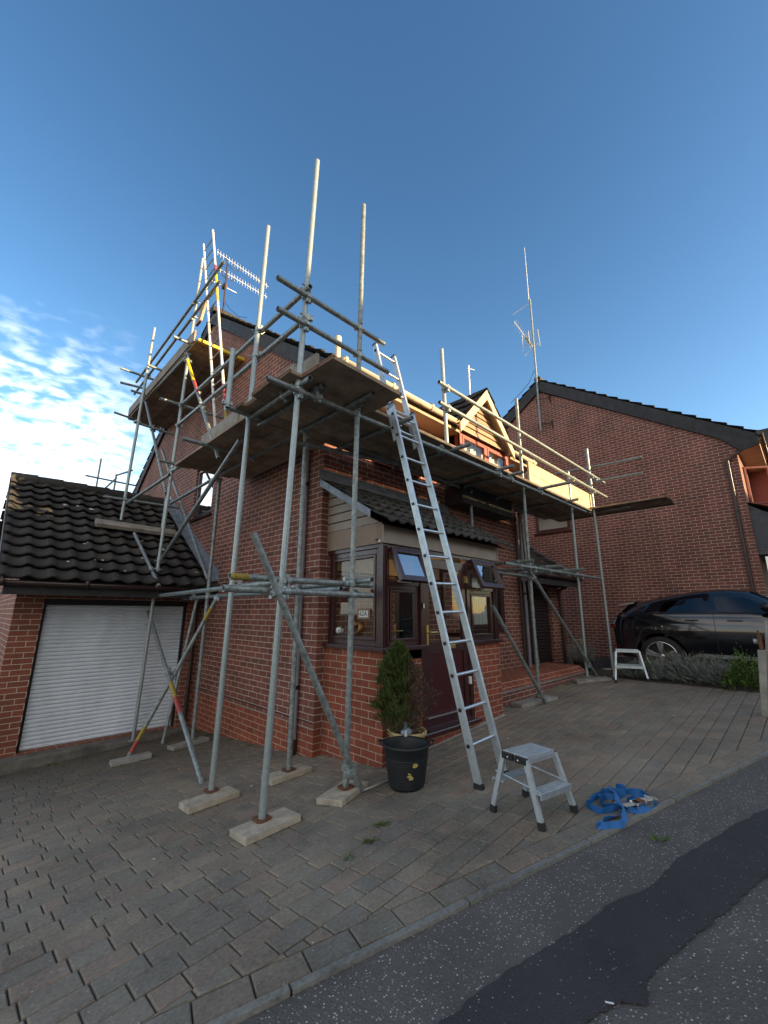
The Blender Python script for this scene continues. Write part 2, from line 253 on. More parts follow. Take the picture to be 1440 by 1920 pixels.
# ------------------------------------------------------------------ mesh helpers
class MB:
    def __init__(s): s.v = []; s.f = []; s.mi = []; s.mats = []; s.M = Matrix.Identity(4); s.cur = 0; s.sm = []
    def use(s, name):
        m = MATS[name]
        if m not in s.mats: s.mats.append(m)
        s.cur = s.mats.index(m); return s
    def frame(s, o=(0, 0, 0), u=(1, 0, 0), n=(0, 1, 0), v=(0, 0, 1)):
        u, n, v = Vector(u).normalized(), Vector(n).normalized(), Vector(v).normalized()
        s.M = Matrix((u, n, v)).transposed().to_4x4(); s.M.translation = Vector(o); return s
    def add(s, vs, fs, smooth=False):
        k = len(s.v); s.v += [s.M @ Vector(p) for p in vs]; neg = s.M.determinant() < 0
        for f in fs: s.f.append([k+i for i in (reversed(f) if neg else f)]); s.mi.append(s.cur); s.sm.append(smooth)
        return s
    def box(s, a, b, bev=0):
        x0, y0, z0 = [min(p, q) for p, q in zip(a, b)]; x1, y1, z1 = [max(p, q) for p, q in zip(a, b)]
        vs = [(x0, y0, z0), (x1, y0, z0), (x1, y1, z0), (x0, y1, z0), (x0, y0, z1), (x1, y0, z1), (x1, y1, z1), (x0, y1, z1)]
        return s.add(vs, [(0, 3, 2, 1), (4, 5, 6, 7), (0, 1, 5, 4), (1, 2, 6, 5), (2, 3, 7, 6), (3, 0, 4, 7)])
    def quad(s, *p): return s.add(p, [tuple(range(len(p)))])
    def prism(s, poly, d0, d1, fn):
        """poly in 2-D, fn(p, d) -> 3-D"""
        n = len(poly); vs = [fn(p, d0) for p in poly]+[fn(p, d1) for p in poly]
        fs = [tuple(range(n))[::-1], tuple(range(n, 2*n))]+[(i, (i+1) % n, n+(i+1) % n, n+i) for i in range(n)]
        return s.add(vs, fs)
    def tube(s, a, b, r, n=12, r2=None, caps=True, hollow=False):
        a, b = Vector(a), Vector(b); d = (b-a).normalized(); r2 = r if r2 is None else r2
        x = d.orthogonal().normalized(); y = d.cross(x)
        def ring(c, rr): return [c+(x*math.cos(2*math.pi*i/n)+y*math.sin(2*math.pi*i/n))*rr for i in range(n)]
        vs = ring(a, r)+ring(b, r2); fs = [(i, (i+1) % n, n+(i+1) % n, n+i) for i in range(n)]
        s.add(vs, fs, True)
        if hollow:
            for c, dd, rr in ((a, d, r), (b, -d, r2)):
                k = ring(c, rr)+ring(c, rr*.82)+ring(c+dd*.06, rr*.82)
                s.add(k, [(i, (i+1) % n, n+(i+1) % n, n+i) for i in range(n)]+[(n+i, n+(i+1) % n, 2*n+(i+1) % n, 2*n+i) for i in range(n)]+[tuple(range(2*n, 3*n))])
        elif caps: s.add(ring(a, r), [tuple(range(n))[::-1]]); s.add(ring(b, r2), [tuple(range(n))])
        return s
    def path(s, pts, r, n=8):
        """one smooth tube through many points"""
        pts = [Vector(p) for p in pts]; rings = []
        x = None
        for i, p in enumerate(pts):
            d = (pts[min(i+1, len(pts)-1)]-pts[max(i-1, 0)]).normalized()
            x = d.orthogonal().normalized() if x is None else (x-d*x.dot(d)).normalized()
            y = d.cross(x); rr = r[i] if isinstance(r, (list, tuple)) else r
            rings += [p+(x*math.cos(2*math.pi*k/n)+y*math.sin(2*math.pi*k/n))*rr for k in range(n)]
        fs = []
        for i in range(len(pts)-1):
            for k in range(n): fs.append((i*n+k, i*n+(k+1) % n, (i+1)*n+(k+1) % n, (i+1)*n+k))
        fs.append(tuple(range(n))[::-1]); fs.append(tuple(range((len(pts)-1)*n, len(pts)*n)))
        return s.add(rings, fs, True)
    def lathe(s, prof, n=24, c=(0, 0, 0), cap=True):
        vs = []; c = Vector(c)
        for r, z in prof: vs += [c+Vector((r*math.cos(2*math.pi*i/n), r*math.sin(2*math.pi*i/n), z)) for i in range(n)]
        fs = [(j*n+i, j*n+(i+1) % n, (j+1)*n+(i+1) % n, (j+1)*n+i) for j in range(len(prof)-1) for i in range(n)]
        s.add(vs, fs, True)
        if cap: s.add(vs[:n], [tuple(range(n))[::-1]]); s.add(vs[-n:], [tuple(range(n))])
        return s
    def ball(s, c, r, n=16, m_=10, sc=(1, 1, 1)):
        c = Vector(c); vs = []; fs = []
        for j in range(m_+1):
            t = math.pi*j/m_
            for i in range(n):
                p = 2*math.pi*i/n; vs.append(c+Vector((math.sin(t)*math.cos(p)*sc[0], math.sin(t)*math.sin(p)*sc[1], math.cos(t)*sc[2]))*r)
        for j in range(m_):
            for i in range(n): fs.append((j*n+i, (j+1)*n+i, (j+1)*n+(i+1) % n, j*n+(i+1) % n))
        return s.add(vs, fs, True)
    def build(s, name, material=None, parent=None, bevel=0):
        me = bpy.data.meshes.new(name); me.from_pydata([tuple(v) for v in s.v], [], s.f)
        if material: me.materials.append(MATS[material])
        else:
            for m in s.mats: me.materials.append(m)
            me.polygons.foreach_set('material_index', s.mi)
        me.polygons.foreach_set('use_smooth', s.sm)
        uv = me.uv_layers.new(name='UVMap')
        for p in me.polygons:
            nx, ny, nz = [abs(c) for c in p.normal]
            for li in p.loop_indices:
                co = me.vertices[me.loops[li].vertex_index].co
                uv.data[li].uv = (co.y, co.z) if nx >= ny and nx > nz else ((co.x, co.z) if ny > nz else (co.x, co.y))
        o = bpy.data.objects.new(name, me); COL.objects.link(o)
        if parent: setp(o, parent)
        if bevel:
            b = o.modifiers.new('b', 'BEVEL'); b.width = bevel; b.segments = 2; b.limit_method = 'ANGLE'
        return o
def wmat(o):
    m = Matrix.Translation(o.location) @ o.rotation_euler.to_matrix().to_4x4()
    return (wmat(o.parent) @ o.matrix_parent_inverse @ m) if o.parent else m
def setp(o, p): o.parent = p; o.matrix_parent_inverse = wmat(p).inverted()
def tag(o, label, cat, group=None):
    o['label'] = label; o['category'] = cat
    if group: o['group'] = group
    return o
def empty(name, loc, label, cat, group=None):
    o = bpy.data.objects.new(name, None); o.empty_display_size = .1; COL.objects.link(o); o.location = loc
    return tag(o, label, cat, group)
def struct(o, kind='structure'): o['kind'] = kind; return o
def gz(x, y):
    x = max(-7, min(11, x)); y = max(-7.5, min(4.2, y))
    return .05*x-.09*y-.09
def G(x, y, h=0): return Vector((x, y, gz(x, y)+h))
FRONT = dict(u=(1, 0, 0), n=(0, -1, 0), v=(0, 0, 1))     # local n points out of a wall that faces -y
SIDE = dict(u=(0, 1, 0), n=(-1, 0, 0), v=(0, 0, 1))      # ... that faces -x
def wall(mb, u0, u1, v0, v1, holes, depth=.1):
    """front face with openings and their reveals, in the current frame (n = 0 is the face)"""
    us = sorted({u0, u1, *[h[0] for h in holes], *[h[1] for h in holes]}); vs = sorted({v0, v1, *[h[2] for h in holes], *[h[3] for h in holes]})
    for i in range(len(us)-1):
        for j in range(len(vs)-1):
            cu, cv = (us[i]+us[i+1])/2, (vs[j]+vs[j+1])/2
            if any(h[0] < cu < h[1] and h[2] < cv < h[3] for h in holes): continue
            mb.quad((us[i], 0, vs[j]), (us[i+1], 0, vs[j]), (us[i+1], 0, vs[j+1]), (us[i], 0, vs[j+1]))
    for a, b, c, d in holes:
        mb.quad((a, 0, c), (a, 0, d), (a, -depth, d), (a, -depth, c)); mb.quad((b, 0, c), (b, -depth, c), (b, -depth, d), (b, 0, d))
        mb.quad((a, 0, c), (a, -depth, c), (b, -depth, c), (b, 0, c)); mb.quad((a, 0, d), (b, 0, d), (b, -depth, d), (a, -depth, d))
def frame_rect(mb, a, b, c, d, w, n0, n1, mull=()):
    mb.box((a, n0, c), (a+w, n1, d)); mb.box((b-w, n0, c), (b, n1, d))
    mb.box((a+w, n0, c), (b-w, n1, c+w)); mb.box((a+w, n0, d-w), (b-w, n1, d))
    for m in mull: mb.box((m-w/2, n0, c+w), (m+w/2, n1, d-w))
def tiles(mb, o, u, up, width, length, tw=.27, tl=.34, wave=.028, step=.03, ns=6):
    """interlocking tiles: one wavy strip per course, each course riding on the one below"""
    o, u, up = Vector(o), Vector(u).normalized(), Vector(up).normalized(); nn = u.cross(up)
    if nn.z < 0: nn = -nn
    nt_ = max(1, round(width/tw)); tw = width/nt_; nr = max(1, round(length/tl)); tl = length/nr
    for r in range(nr):
        for k in range(nt_):
            dz = random.uniform(-.004, .004); vs = []; fs = []
            for j, (l, h) in enumerate(((0, 0), (0, .022), (tl*1.02, 0))):
                for i in range(ns+1):
                    t = i/ns; ph = math.sin(2*math.pi*(t+.12)); hh = wave*(ph if ph > 0 else ph*.35)
                    vs.append(o+u*(k*tw+t*tw)+up*(r*tl+l)+nn*(hh+(step+dz if j < 2 else dz*.5)+(h if j else 0)))
            for j in range(2):
                for i in range(ns): a = j*(ns+1)+i; fs.append((a, a+1, a+ns+2, a+ns+1))
            mb.add(vs, fs, False)
            for q in range(len(fs)): mb.sm[-1-q] = q < ns
def text_mesh(txt, size, ext=.002):
    c = bpy.data.curves.new('t', 'FONT'); c.body = txt; c.size = size; c.extrude = ext; c.align_x = 'CENTER'; c.align_y = 'CENTER'; c.resolution_u = 3
    o = bpy.data.objects.new('t', c); COL.objects.link(o); bpy.context.view_layer.update()
    me = bpy.data.meshes.new_from_object(o.evaluated_get(bpy.context.evaluated_depsgraph_get()))
    bpy.data.objects.remove(o); vs = [v.co.copy() for v in me.vertices]; fs = [tuple(p.vertices) for p in me.polygons]; bpy.data.meshes.remove(me); return vs, fs

# ------------------------------------------------------------------ ground, road, paving
mb = MB().use('ground'); n = 40
def axis(a, b, far): return [-far, -60]+[a+(b-a)*i/n for i in range(n+1)]+[60, far]
xs = axis(-9, 14, 600); ys = axis(-9, 14, 600)
vs = [(x, y, gz(x, y)-.06) for y in ys for x in xs]; W_ = len(xs)
mb.add(vs, [(j*W_+i, j*W_+i+1, (j+1)*W_+i+1, (j+1)*W_+i) for j in range(len(ys)-1) for i in range(W_-1)])
struct(mb.build('ground'))
K0, K1 = Vector((-1.95, -2.50)), Vector((2.06, -3.77)); KD = (K1-K0).normalized(); KN = Vector((KD.y, -KD.x))   # towards the road
if KN.y > 0: KN = -KN
def kp(t, d, h=0):
    p = K0+KD*t+KN*d; return Vector((p.x, p.y, gz(p.x, p.y)+h))
# road: a sheet from the kerb outwards
mb = MB().use('asphalt'); tt = [-60+.0]+[-12+i*.8 for i in range(36)]+[60]; dd = [.055, .5, 1, 1.6, 2.2, 3, 4, 5, 6, 9]
vs = [kp(t, d, -.012) for d in dd for t in tt]; W_ = len(tt)
mb.add(vs, [(j*W_+i, j*W_+i+1, (j+1)*W_+i+1, (j+1)*W_+i) for j in range(len(dd)-1) for i in range(W_-1)])
struct(mb.build('road'))
# trench repair in the road
up_ = [(-6.5, -3.05), (-4.0, -2.86), (-2.6, -2.93), (-1.67, -3.10), (-1.47, -3.14), (-1.22, -3.20), (-.95, -3.30), (-.7, -3.36), (-.46, -3.47), (-.1, -3.53), (.2, -3.64), (.5, -3.73), (.79, -3.85), (1.6, -4.1), (3.2, -4.65), (6, -5.6)]
dn_ = [(-6.5, -3.5), (-4.0, -3.28), (-2.6, -3.36), (-1.9, -3.45), (-1.37, -3.49), (-1.21, -3.55), (-1.17, -3.63), (-1.05, -3.60), (-.78, -3.67), (-.51, -3.76), (-.3, -3.82), (-.07, -3.89), (.5, -4.12), (1.4, -4.45), (3.0, -5.0), (6, -6.0)]
mb = MB().use('asphalt_patch'); a_ = []; 
for k in range(len(up_)-1):
    for i in range(8):
        t = i/8; f = lambda P: (P[k][0]+(P[k+1][0]-P[k][0])*t, P[k][1]+(P[k+1][1]-P[k][1])*t+random.uniform(-.008, .008))
        a_.append((f(up_), f(dn_)))
vs = []
for p, q in a_: vs += [G(p[0], p[1], -.005), G((p[0]+q[0])/2, (p[1]+q[1])/2, -.002), G(q[0], q[1], -.005)]
mb.add(vs, [x for i in range(len(a_)-1) for x in ((i*3, i*3+1, i*3+4, i*3+3), (i*3+1, i*3+2, i*3+5, i*3+4))])
struct(mb.build('road_patch'))
# low kerb edging stones
island_mat('kerb_stone', [(.17, .17, .15), (.20, .195, .17), (.155, .155, .14)], .9, .9, 45, nsc=12)
mb = MB().use('kerb_stone'); t = -8
while t < 12:
    l = .9+random.uniform(-.02, .02); h = .004+random.uniform(-.003, .004)
    c = [kp(t+.006, .010), kp(t+l-.006, .010), kp(t+l-.006, .052), kp(t+.006, .052)]
    top = [p+Vector((0, 0, h)) for p in c]; bot = [p-Vector((0, 0, .08)) for p in c]
    mb.add(bot+top, [(4, 5, 6, 7), (0, 1, 5, 4), (1, 2, 6, 5), (2, 3, 7, 6), (3, 0, 4, 7)]); t += l
struct(mb.build('kerb'))
# paving blocks, every one its own bevelled block
def outside(x, y):
    if (Vector((x, y))-K0).dot(KN) > -.15: return True
    if x > 0 and y > 0: return True
    if .1 < x < 2.5 and y > -1.0: return True
    if x > 2.45 and y > -.78: return True
    if y > 3.3: return True
    # planted bed on the right
    return (x > 6.35 and y > -.6) or (x-6.4)*(-3.2)-(-1.7)*(y+.35) < 0 and x > 4.4
mb = MB().use('paver')
def block(pts, h=0, g=.0034, bv=.006, ax=(Vector((1, 0)), Vector((0, 1)))):
    c = sum((Vector(p) for p in pts), Vector((0, 0)))/len(pts); n_ = len(pts)
    tx, ty = random.uniform(-.006, .006), random.uniform(-.006, .006); dz = random.uniform(-.002, .002)+h
    def ins(p, d):
        v = Vector(p)-c; o_ = Vector((0, 0))
        for a_ in ax: q = v.dot(a_); o_ -= a_*math.copysign(min(d, abs(q)*.5), q)
        return c+v+o_
    def P(p, z): return (p.x, p.y, gz(p.x, p.y)+z+dz+(p.x-c.x)*tx+(p.y-c.y)*ty)
    a = [P(ins(p, g), -.05) for p in pts]; b = [P(ins(p, g), -bv) for p in pts]; d = [P(ins(p, g+bv), 0) for p in pts]
    f = [tuple(range(2*n_, 3*n_))]
    for k in range(n_): j = (k+1) % n_; f += [(k, j, n_+j, n_+k), (n_+k, n_+j, 2*n_+j, 2*n_+k)]
    mb.add(a+b+d, f)
ROW = .137; y = -4.4
while y < 3.35:
    x = -7+random.uniform(0, .2)
    while x < 7:
        l = random.choice((.21, .21, .165, .14, .105, .21)) if x < .8 else random.choice((.21, .21, .21, .165))
        o = [outside(x+a, y+b) for a in (.01, l-.01) for b in (.01, ROW-.01)]
        if not all(o):
            if any(o):      # cut blocks along an edge
                ks = [((Vector(p)-K0).dot(KN)) for p in ((x, y), (x+l, y), (x+l, y+ROW), (x, y+ROW))]
                if max(ks) > -.155 and min(ks) < -.155 and x < 6:
                    P4 = [(x, y), (x+l, y), (x+l, y+ROW), (x, y+ROW)]; po = []
                    for k in range(4):
                        p, q, a, b = P4[k], P4[(k+1) % 4], ks[k]+.155, ks[(k+1) % 4]+.155
                        if a <= 0: po.append(Vector(p))
                        if a*b < 0: po.append(Vector(p)+(Vector(q)-Vector(p))*(a/(a-b)))
                    if len(po) >= 3: block(po)
                    x += l; continue
            block([(x, y), (x+l, y), (x+l, y+ROW), (x, y+ROW)])
        x += l
    y += ROW
t = -7.5
while t < 8.0:
    l = .225
    block([(p.x, p.y) for p in (kp(t, -.15), kp(t+l, -.15), kp(t+l, -.004), kp(t, -.004))], .002, ax=(KD, KN)); t += l
struct(mb.build('paving'))
# sand and dirt in the joints
mb = MB().use('soil'); tt = [-12+.6*i for i in range(38)]; dd = [.03, -.3]+[-.8-.6*i for i in range(16)]
vs = [kp(t, d, -.013) for d in dd for t in tt]; W_ = len(tt)
mb.add(vs, [(j*W_+i, j*W_+i+1, (j+1)*W_+i+1, (j+1)*W_+i) for j in range(len(dd)-1) for i in range(W_-1)])
struct(mb.build('soil'))
# planted bed
mb = MB().use('soil'); B_ = [(6.35, -.25), (5.42, -2.05), (4.70, -3.68), (5.4, -3.95), (6.7, -3.9), (6.9, -.25)]
nn = 14; vs = []
for j in range(nn+1):
    for i in range(nn+1):
        t, s_ = j/nn, i/nn; l = (Vector((6.4, -.25))*(1-t)+Vector((4.7, -3.68))*t) if t else Vector((6.4, -.25))
        l = Vector((6.40-1.72*t, -.25-3.43*t)); r = Vector((6.9-.1*t, -.25-3.6*t)); p = l.lerp(r, s_)
        vs.append((p.x, p.y, gz(p.x, p.y)-.01+.05*math.sin(s_*math.pi)+random.uniform(0, .02)))
mb.add(vs, [(j*(nn+1)+i, j*(nn+1)+i+1, (j+1)*(nn+1)+i+1, (j+1)*(nn+1)+i) for j in range(nn) for i in range(nn)])
struct(mb.build('flower_bed'))

# ------------------------------------------------------------------ the house
H = empty('brick_house', (0, 0, 0), 'two storey red brick house wrapped in scaffolding with a lean-to porch and brown front door', 'house')
GW = (3.58, 4.52, 3.35, 4.45)
def gable(name, y0, y1, zb, ze, ridge_z, x, holes, m, parent, thick_to):
    mb = MB().frame((x, 0, 0), **SIDE).use(m); wall(mb, y0, y1, zb, ze, holes, .12)
    yr = (y0+y1)/2; mb.quad((y0, 0, ze), (y1, 0, ze), (yr, 0, ridge_z))
    return mb.build(name, None, parent)
gable('gable_wall', 0, 9.15, .205, 4.75, 8.05, 0, [GW], 'brick', H, 5.2)
mb = MB().frame((0, 0, 0), **SIDE).use('brick_red'); wall(mb, 0, 9.15, -.8, .192, []); mb.use('mortar_band').box((0, .0, .192), (9.15, .006, .206)); mb.build('plinth', None, H)
FWIN = (.95, 1.86, 3.72, 4.57); KWIN = (3.3, 4.48, 1.22, 2.25)
mb = MB().frame((0, 0, 0), **FRONT).use('brick'); wall(mb, 0, 5.2, .2, 4.78, [FWIN, KWIN, (1.35, 2.1, .2, 2.2)], .1)
mb.use('brick_red'); wall(mb, 0, 5.2, -.5, .2, [])
mb.use('brick').frame((5.2, 0, 0), u=(0, 1, 0), n=(1, 0, 0)); wall(mb, 0, 9.15, -.5, 4.75, []); mb.quad((0, 0, 4.75), (9.15, 0, 4.75), (4.57, 0, 8.05))
mb.frame((0, 9.15, 0), u=(1, 0, 0), n=(0, 1, 0)); wall(mb, 0, 5.2, -1, 4.78, []); mb.build('front_wall', None, H)
# brick return beside the porch keeps the darker brick; corner shadow joint
MAT_ROOF_Z = lambda y: 5.05+.735*y
mb = MB().use('tile_dark')
ln_ = math.hypot(4.57+.5, .735*(4.57+.5))
tiles(mb, (-.07, -.42, MAT_ROOF_Z(-.42)-.03), (1, 0, 0), (0, 1, .735), 2.45, ln_); tiles(mb, (2.38, .30, MAT_ROOF_Z(.30)-.03), (1, 0, 0), (0, 1, .735), 1.95, math.hypot(4.27, .735*4.27)); tiles(mb, (4.33, -.42, MAT_ROOF_Z(-.42)-.03), (1, 0, 0), (0, 1, .735), 1.15, ln_)
tiles(mb, (-.07, 9.62, MAT_ROOF_Z(-.48)-.05), (1, 0, 0), (0, -1, .735), 5.55, ln_)
for k in range(13): mb.tube((-.08+k*.43, 4.57, 8.44), (.35+k*.43, 4.57, 8.45), .11, 10, r2=.12)
mb.use('black_wood').quad((-.02, -.44, MAT_ROOF_Z(-.44)-.09), (5.4, -.44, MAT_ROOF_Z(-.44)-.09), (5.4, 4.57, MAT_ROOF_Z(4.57)-.09), (-.02, 4.57, MAT_ROOF_Z(4.57)-.09))
mb.quad((-.02, 9.58, MAT_ROOF_Z(-.44)-.09), (5.4, 9.58, MAT_ROOF_Z(-.44)-.09), (5.4, 4.57, MAT_ROOF_Z(4.57)-.09), (-.02, 4.57, MAT_ROOF_Z(4.57)-.09))
mb.build('roof', None, H)
for s, nm in ((0, 1), (1, 1)):
    mb = MB().use('black_wood'); f = (lambda y: y) if not s else (lambda y: 9.14-y)
    for x0, x1 in ((-.055, -.02),):
        top = [(f(-.44), MAT_ROOF_Z(-.44)-.06), (f(4.57), MAT_ROOF_Z(4.57)-.06), (f(4.57), MAT_ROOF_Z(4.57)-.34), (f(.42), MAT_ROOF_Z(.42)-.34), (f(.02), 4.66), (f(-.44), 4.58)]
        mb.prism(top, x0, x1, lambda p, d: (d, p[0], p[1]))
    mb.build('bargeboard', None, H)
for x0, x1 in ((-.02, 2.62), (4.38, 5.30)): mb = MB().use('clad').box((x0, -.40, 4.58), (x1, -.37, 4.70)); mb.box((x0, -.375, 4.585), (x1, -.01, 4.605)); mb.build('fascia', None, H)
def gutter(x0, x1, y, z, m, parent, r=.06, nm='gutter'):
    mb = MB().use(m); n_ = 8; vs = []
    for x in (x0, x1): vs += [(x, y-r*math.cos(math.pi*i/n_), z-r*math.sin(math.pi*i/n_)) for i in range(n_+1)]
    mb.add(vs, [(i, i+1, n_+2+i, n_+1+i) for i in range(n_)], True)
    k = x0+.03
    while k < x1: mb.tube((k, y, z-.004), (k+.05, y, z-.004), r+.006, 14); k += .9
    o = mb.build(nm, None, parent); md = o.modifiers.new('s', 'SOLIDIFY'); md.thickness = .004; return o
gutter(-.12, 2.60, -.455, 4.725, 'gutter_cream', H); gutter(4.28, 5.36, -.455, 4.725, 'gutter_cream', H)
# soil vent pipe at the eaves
mb = MB().use('gutter_cream').tube((-.06, -.30, 4.35), (-.06, -.30, 5.12), .04); mb.tube((-.06, -.30, 5.08), (-.06, -.30, 5.16), .048); mb.build('vent_pipe', None, H)
# windows
def window(parent, fr, a, b, c, d, m='rosewood', glass='glass', fw=.055, back='interior', mull=(), sill=True, rec=-.06, curt=False):
    mb = MB().frame(**fr).use(m); frame_rect(mb, a, b, c, d, fw, rec, rec+.045, mull)
    es = [a+fw]+[v for mm in mull for v in (mm-fw/2, mm+fw/2)]+[b-fw]
    for i in range(0, len(es), 2): frame_rect(mb, es[i]+.002, es[i+1]-.002, c+fw+.002, d-fw-.002, fw*.55, rec+.006, rec+.055)
    if sill: mb.box((a-.06, rec, c-.045), (b+.06, .06, c-.002))
    f = mb.build('window', None, parent, .004)
    mb = MB().frame(**fr).use(glass); mb.quad((a+fw, rec+.02, c+fw), (b-fw, rec+.02, c+fw), (b-fw, rec+.02, d-fw), (a+fw, rec+.02, d-fw)); mb.build('pane', None, f)
    mb = MB().frame(**fr).use(back); mb.quad((a, -.5, c), (b, -.5, c), (b, -.5, d), (a, -.5, d)); mb.quad((a, -.5, c), (a, -.12, c), (a, -.12, d), (a, -.5, d)); mb.quad((b, -.5, c), (b, -.12, c), (b, -.12, d), (b, -.5, d))
    mb.build('room', None, f)
    if curt:
        mb = MB().frame(**fr).use('curtain'); n_ = 60; vs = []
        for i in range(n_+1):
            u = a+fw+(b-a-2*fw)*i/n_; q = -.14+.018*math.sin(i*1.3)+.01*math.sin(i*.47); vs += [(u, q, c+.03), (u, q, d-.03)]
        mb.add(vs, [(2*i, 2*i+2, 2*i+3, 2*i+1) for i in range(n_)], True); mb.build('curtain', None, f)
    return f
window(H, dict(o=(0, 0, 0), **SIDE), *GW, m='rosewood', glass='glass_sky', rec=-.08)
window(H, dict(o=(0, 0, 0), **FRONT), *FWIN, m='redwood', glass='glass', curt=True)
window(H, dict(o=(0, 0, 0), **FRONT), *KWIN, m='rosewood', curt=True)
# oriel bay with gabled dormer
BX0, BX1, BY = 2.66, 4.36, -.36
mb = MB().use('redwood'); mb.box((BX0, BY+.02, 3.82), (BX0+.02, .0, 4.72)); mb.box((BX1-.02, BY+.02, 3.82), (BX1, 0, 4.72)); mb.use('black_wood'); mb.box((BX0, BY+.02, 3.38), (BX0+.02, .0, 3.82)); mb.box((BX1-.02, BY+.02, 3.38), (BX1, 0, 3.82))
for k in range(4): mb.box((BX0-.006, BY+.03, 3.42+k*.3), (BX0, -.01, 3.44+k*.3))
mb.use('black_wood').box((BX0, BY, 3.38), (BX1, BY+.02, 3.80)); mb.use('black_wood').box((BX0-.02, BY-.02, 3.33), (BX1+.02, 0, 3.38)); mb.build('bay', None, H)
bw = window(H, dict(o=(0, BY, 0), **FRONT), BX0, BX1, 3.80, 4.66, m='redwood', glass='glass', fw=.075, mull=(3.52,), rec=-.045, curt=True)
mb = MB().use('clad').frame((0, BY, 0), **FRONT); AX, AZ = 3.35, 5.56
zb = 4.70; sl = 1.10
z = zb; k = 0
while z < AZ-.1:
    z1 = min(z+.105, AZ-.06); h0, h1 = (AZ-z)/sl, (AZ-z1)/sl
    mb.add([(AX-h0, .03, z), (AX+h0, .03, z), (AX+h1, .010, z1-.014), (AX-h1, .010, z1-.014)], [(0, 1, 2, 3)])
    mb.add([(AX-h1, .010, z1-.014), (AX+h1, .010, z1-.014), (AX+h1, -.02, z1-.012), (AX-h1, -.02, z1-.012), (AX-h1, -.02, z1), (AX+h1, -.02, z1), (AX-h1, .03, z1), (AX+h1, .03, z1)], [(0, 1, 2, 3), (3, 2, 5, 4), (4, 5, 7, 6)]); z = z1
mb.box((2.5, -.03, zb-.03), (4.4, .04, zb)); mb.build('dormer_cladding', None, H)
for sg in (-1, 1):
    mb = MB().use('cream_upvc').frame((0, BY-.16, 0), **FRONT); e = AX+sg*.93; ez = AZ-.06-sl*.93+.1
    po = [(AX, AZ+.10), (e, ez+.1), (e, ez-.08), (AX, AZ-.10)]
    mb.prism(po, 0, .03, lambda p, d: (p[0], d, p[1])); 
    mb.build('bargeboard', None, H)
    mb = MB().use('tile_dark'); u = Vector((0, 1, 0)); upv = Vector((-sg, 0, sl))
    tiles(mb, (e, BY-.2, ez+.10), (0, 1, 0), (-sg, 0, sl), 1.6, math.hypot(.93, .93*sl), tl=.33, wave=.012, step=.02)
    mb.use('clad').quad((e-sg*.02, BY-.17, ez+.03), (e-sg*.02, .3, ez+.03), (AX, .3, AZ+.03), (AX, BY-.17, AZ+.03)); mb.build('dormer_roof', None, H)
# downpipes
def pipe(name, pts, r, m, parent, clips=()):
    mb = MB().use(m)
    for i in range(len(pts)-1): mb.tube(pts[i], pts[i+1], r)
    for p in pts[1:-1]: mb.ball(p, r*1.03, 12, 8)
    for z in clips:
        p = Vector((pts[-1][0], pts[-1][1], z)); mb.use('black').tube(p-Vector((0, 0, .022)), p+Vector((0, 0, .022)), r*1.14)
    return mb.build(name, None, parent)
pipe('downpipe', [(-.045, .33, 4.6), (-.045, .33, .05)], .036, 'grey_plastic', H, (3.2, .62)); mb = MB().use('brown_plastic').tube((-.045, .33, .05), (-.045, .33, -.16), .042); mb.build('pipe_shoe', None, H)
pipe('downpipe', [(5.30, -.455, 4.68), (5.30, -.10, 4.45), (5.22, -.07, 4.3), (5.22, -.07, .45)], .034, 'grey_plastic', H, (3.6, 1.9))
pipe('downpipe', [(5.06, -.06, 3.5), (5.06, -.06, .45)], .03, 'brown_plastic', H, (2.4,))
# cables clipped to the gable
mb = MB().use('cable'); mb.path([(-.006, y, .262+.004*math.sin(y*9)) for y in [.02+i*.12 for i in range(28)]], .006, 5)
mb.path([(-.006, 2.78, 1.70), (-.006, 2.76, 1.98), (-.006, 2.2, 1.985), (-.006, 1.55, 1.985), (-.006, 1.0, 2.0), (-.006, .6, 2.035), (-.006, .3, 2.0), (-.006, .05, 2.02)], .006, 5); mb.build('cable', None, H)
# terrace with brick cap right of the porch
mb = MB().use('brick').frame((0, -.74, 0), **FRONT); wall(mb, 2.48, 6.32, -.1, .33, [])
mb.frame((6.32, 0, 0), u=(0, 1, 0), n=(1, 0, 0)); wall(mb, -.74, .1, -.1, .33, [])
mb.frame().use('stone').box((2.48, -.755, .315), (6.335, .0, .345)); mb.use('brick_red').add([(2.48, -.74, .345), (6.32, -.74, .345), (6.32, -.60, .45), (2.48, -.60, .45), (2.48, .1, .45), (6.32, .1, .45), (6.32, -.60, .345), (6.32, .1, .345)], [(0, 1, 2, 3), (3, 2, 5, 4), (1, 6, 2), (6, 7, 5, 2)])
mb.build('terrace', None, H)

# ---- porch
px0, px1, py = .127, 2.48, -1.0
mb = MB().use('brick_red').frame((px0, 0, 0), **SIDE); wall(mb, py, 0, -.2, 1.10, [])
mb.frame((0, py, 0), **FRONT); wall(mb, px0, .80, -.2, 1.10, []); wall(mb, 1.76, px1, -.2, 1.10, []); wall(mb, .80, 1.76, -.2, .17, [])
mb.frame((px1, 0, 0), u=(0, 1, 0), n=(1, 0, 0)); wall(mb, py, 0, -.2, 1.10, [])
mb.frame((.80, 0, 0), u=(0, 1, 0), n=(1, 0, 0)); wall(mb, py, py+.1, .17, 1.10, []); mb.frame((1.76, 0, 0), **SIDE); wall(mb, py, py+.1, .17, 1.10, [])
mb.frame().use('stone').add([(px0-.02, py-.03, -.02), (px1+.02, py-.03, .12), (px1+.02, py+.02, .17), (px0-.02, py+.02, .02)], [(0, 1, 2, 3)])
mb.build('porch_wall', None, H)
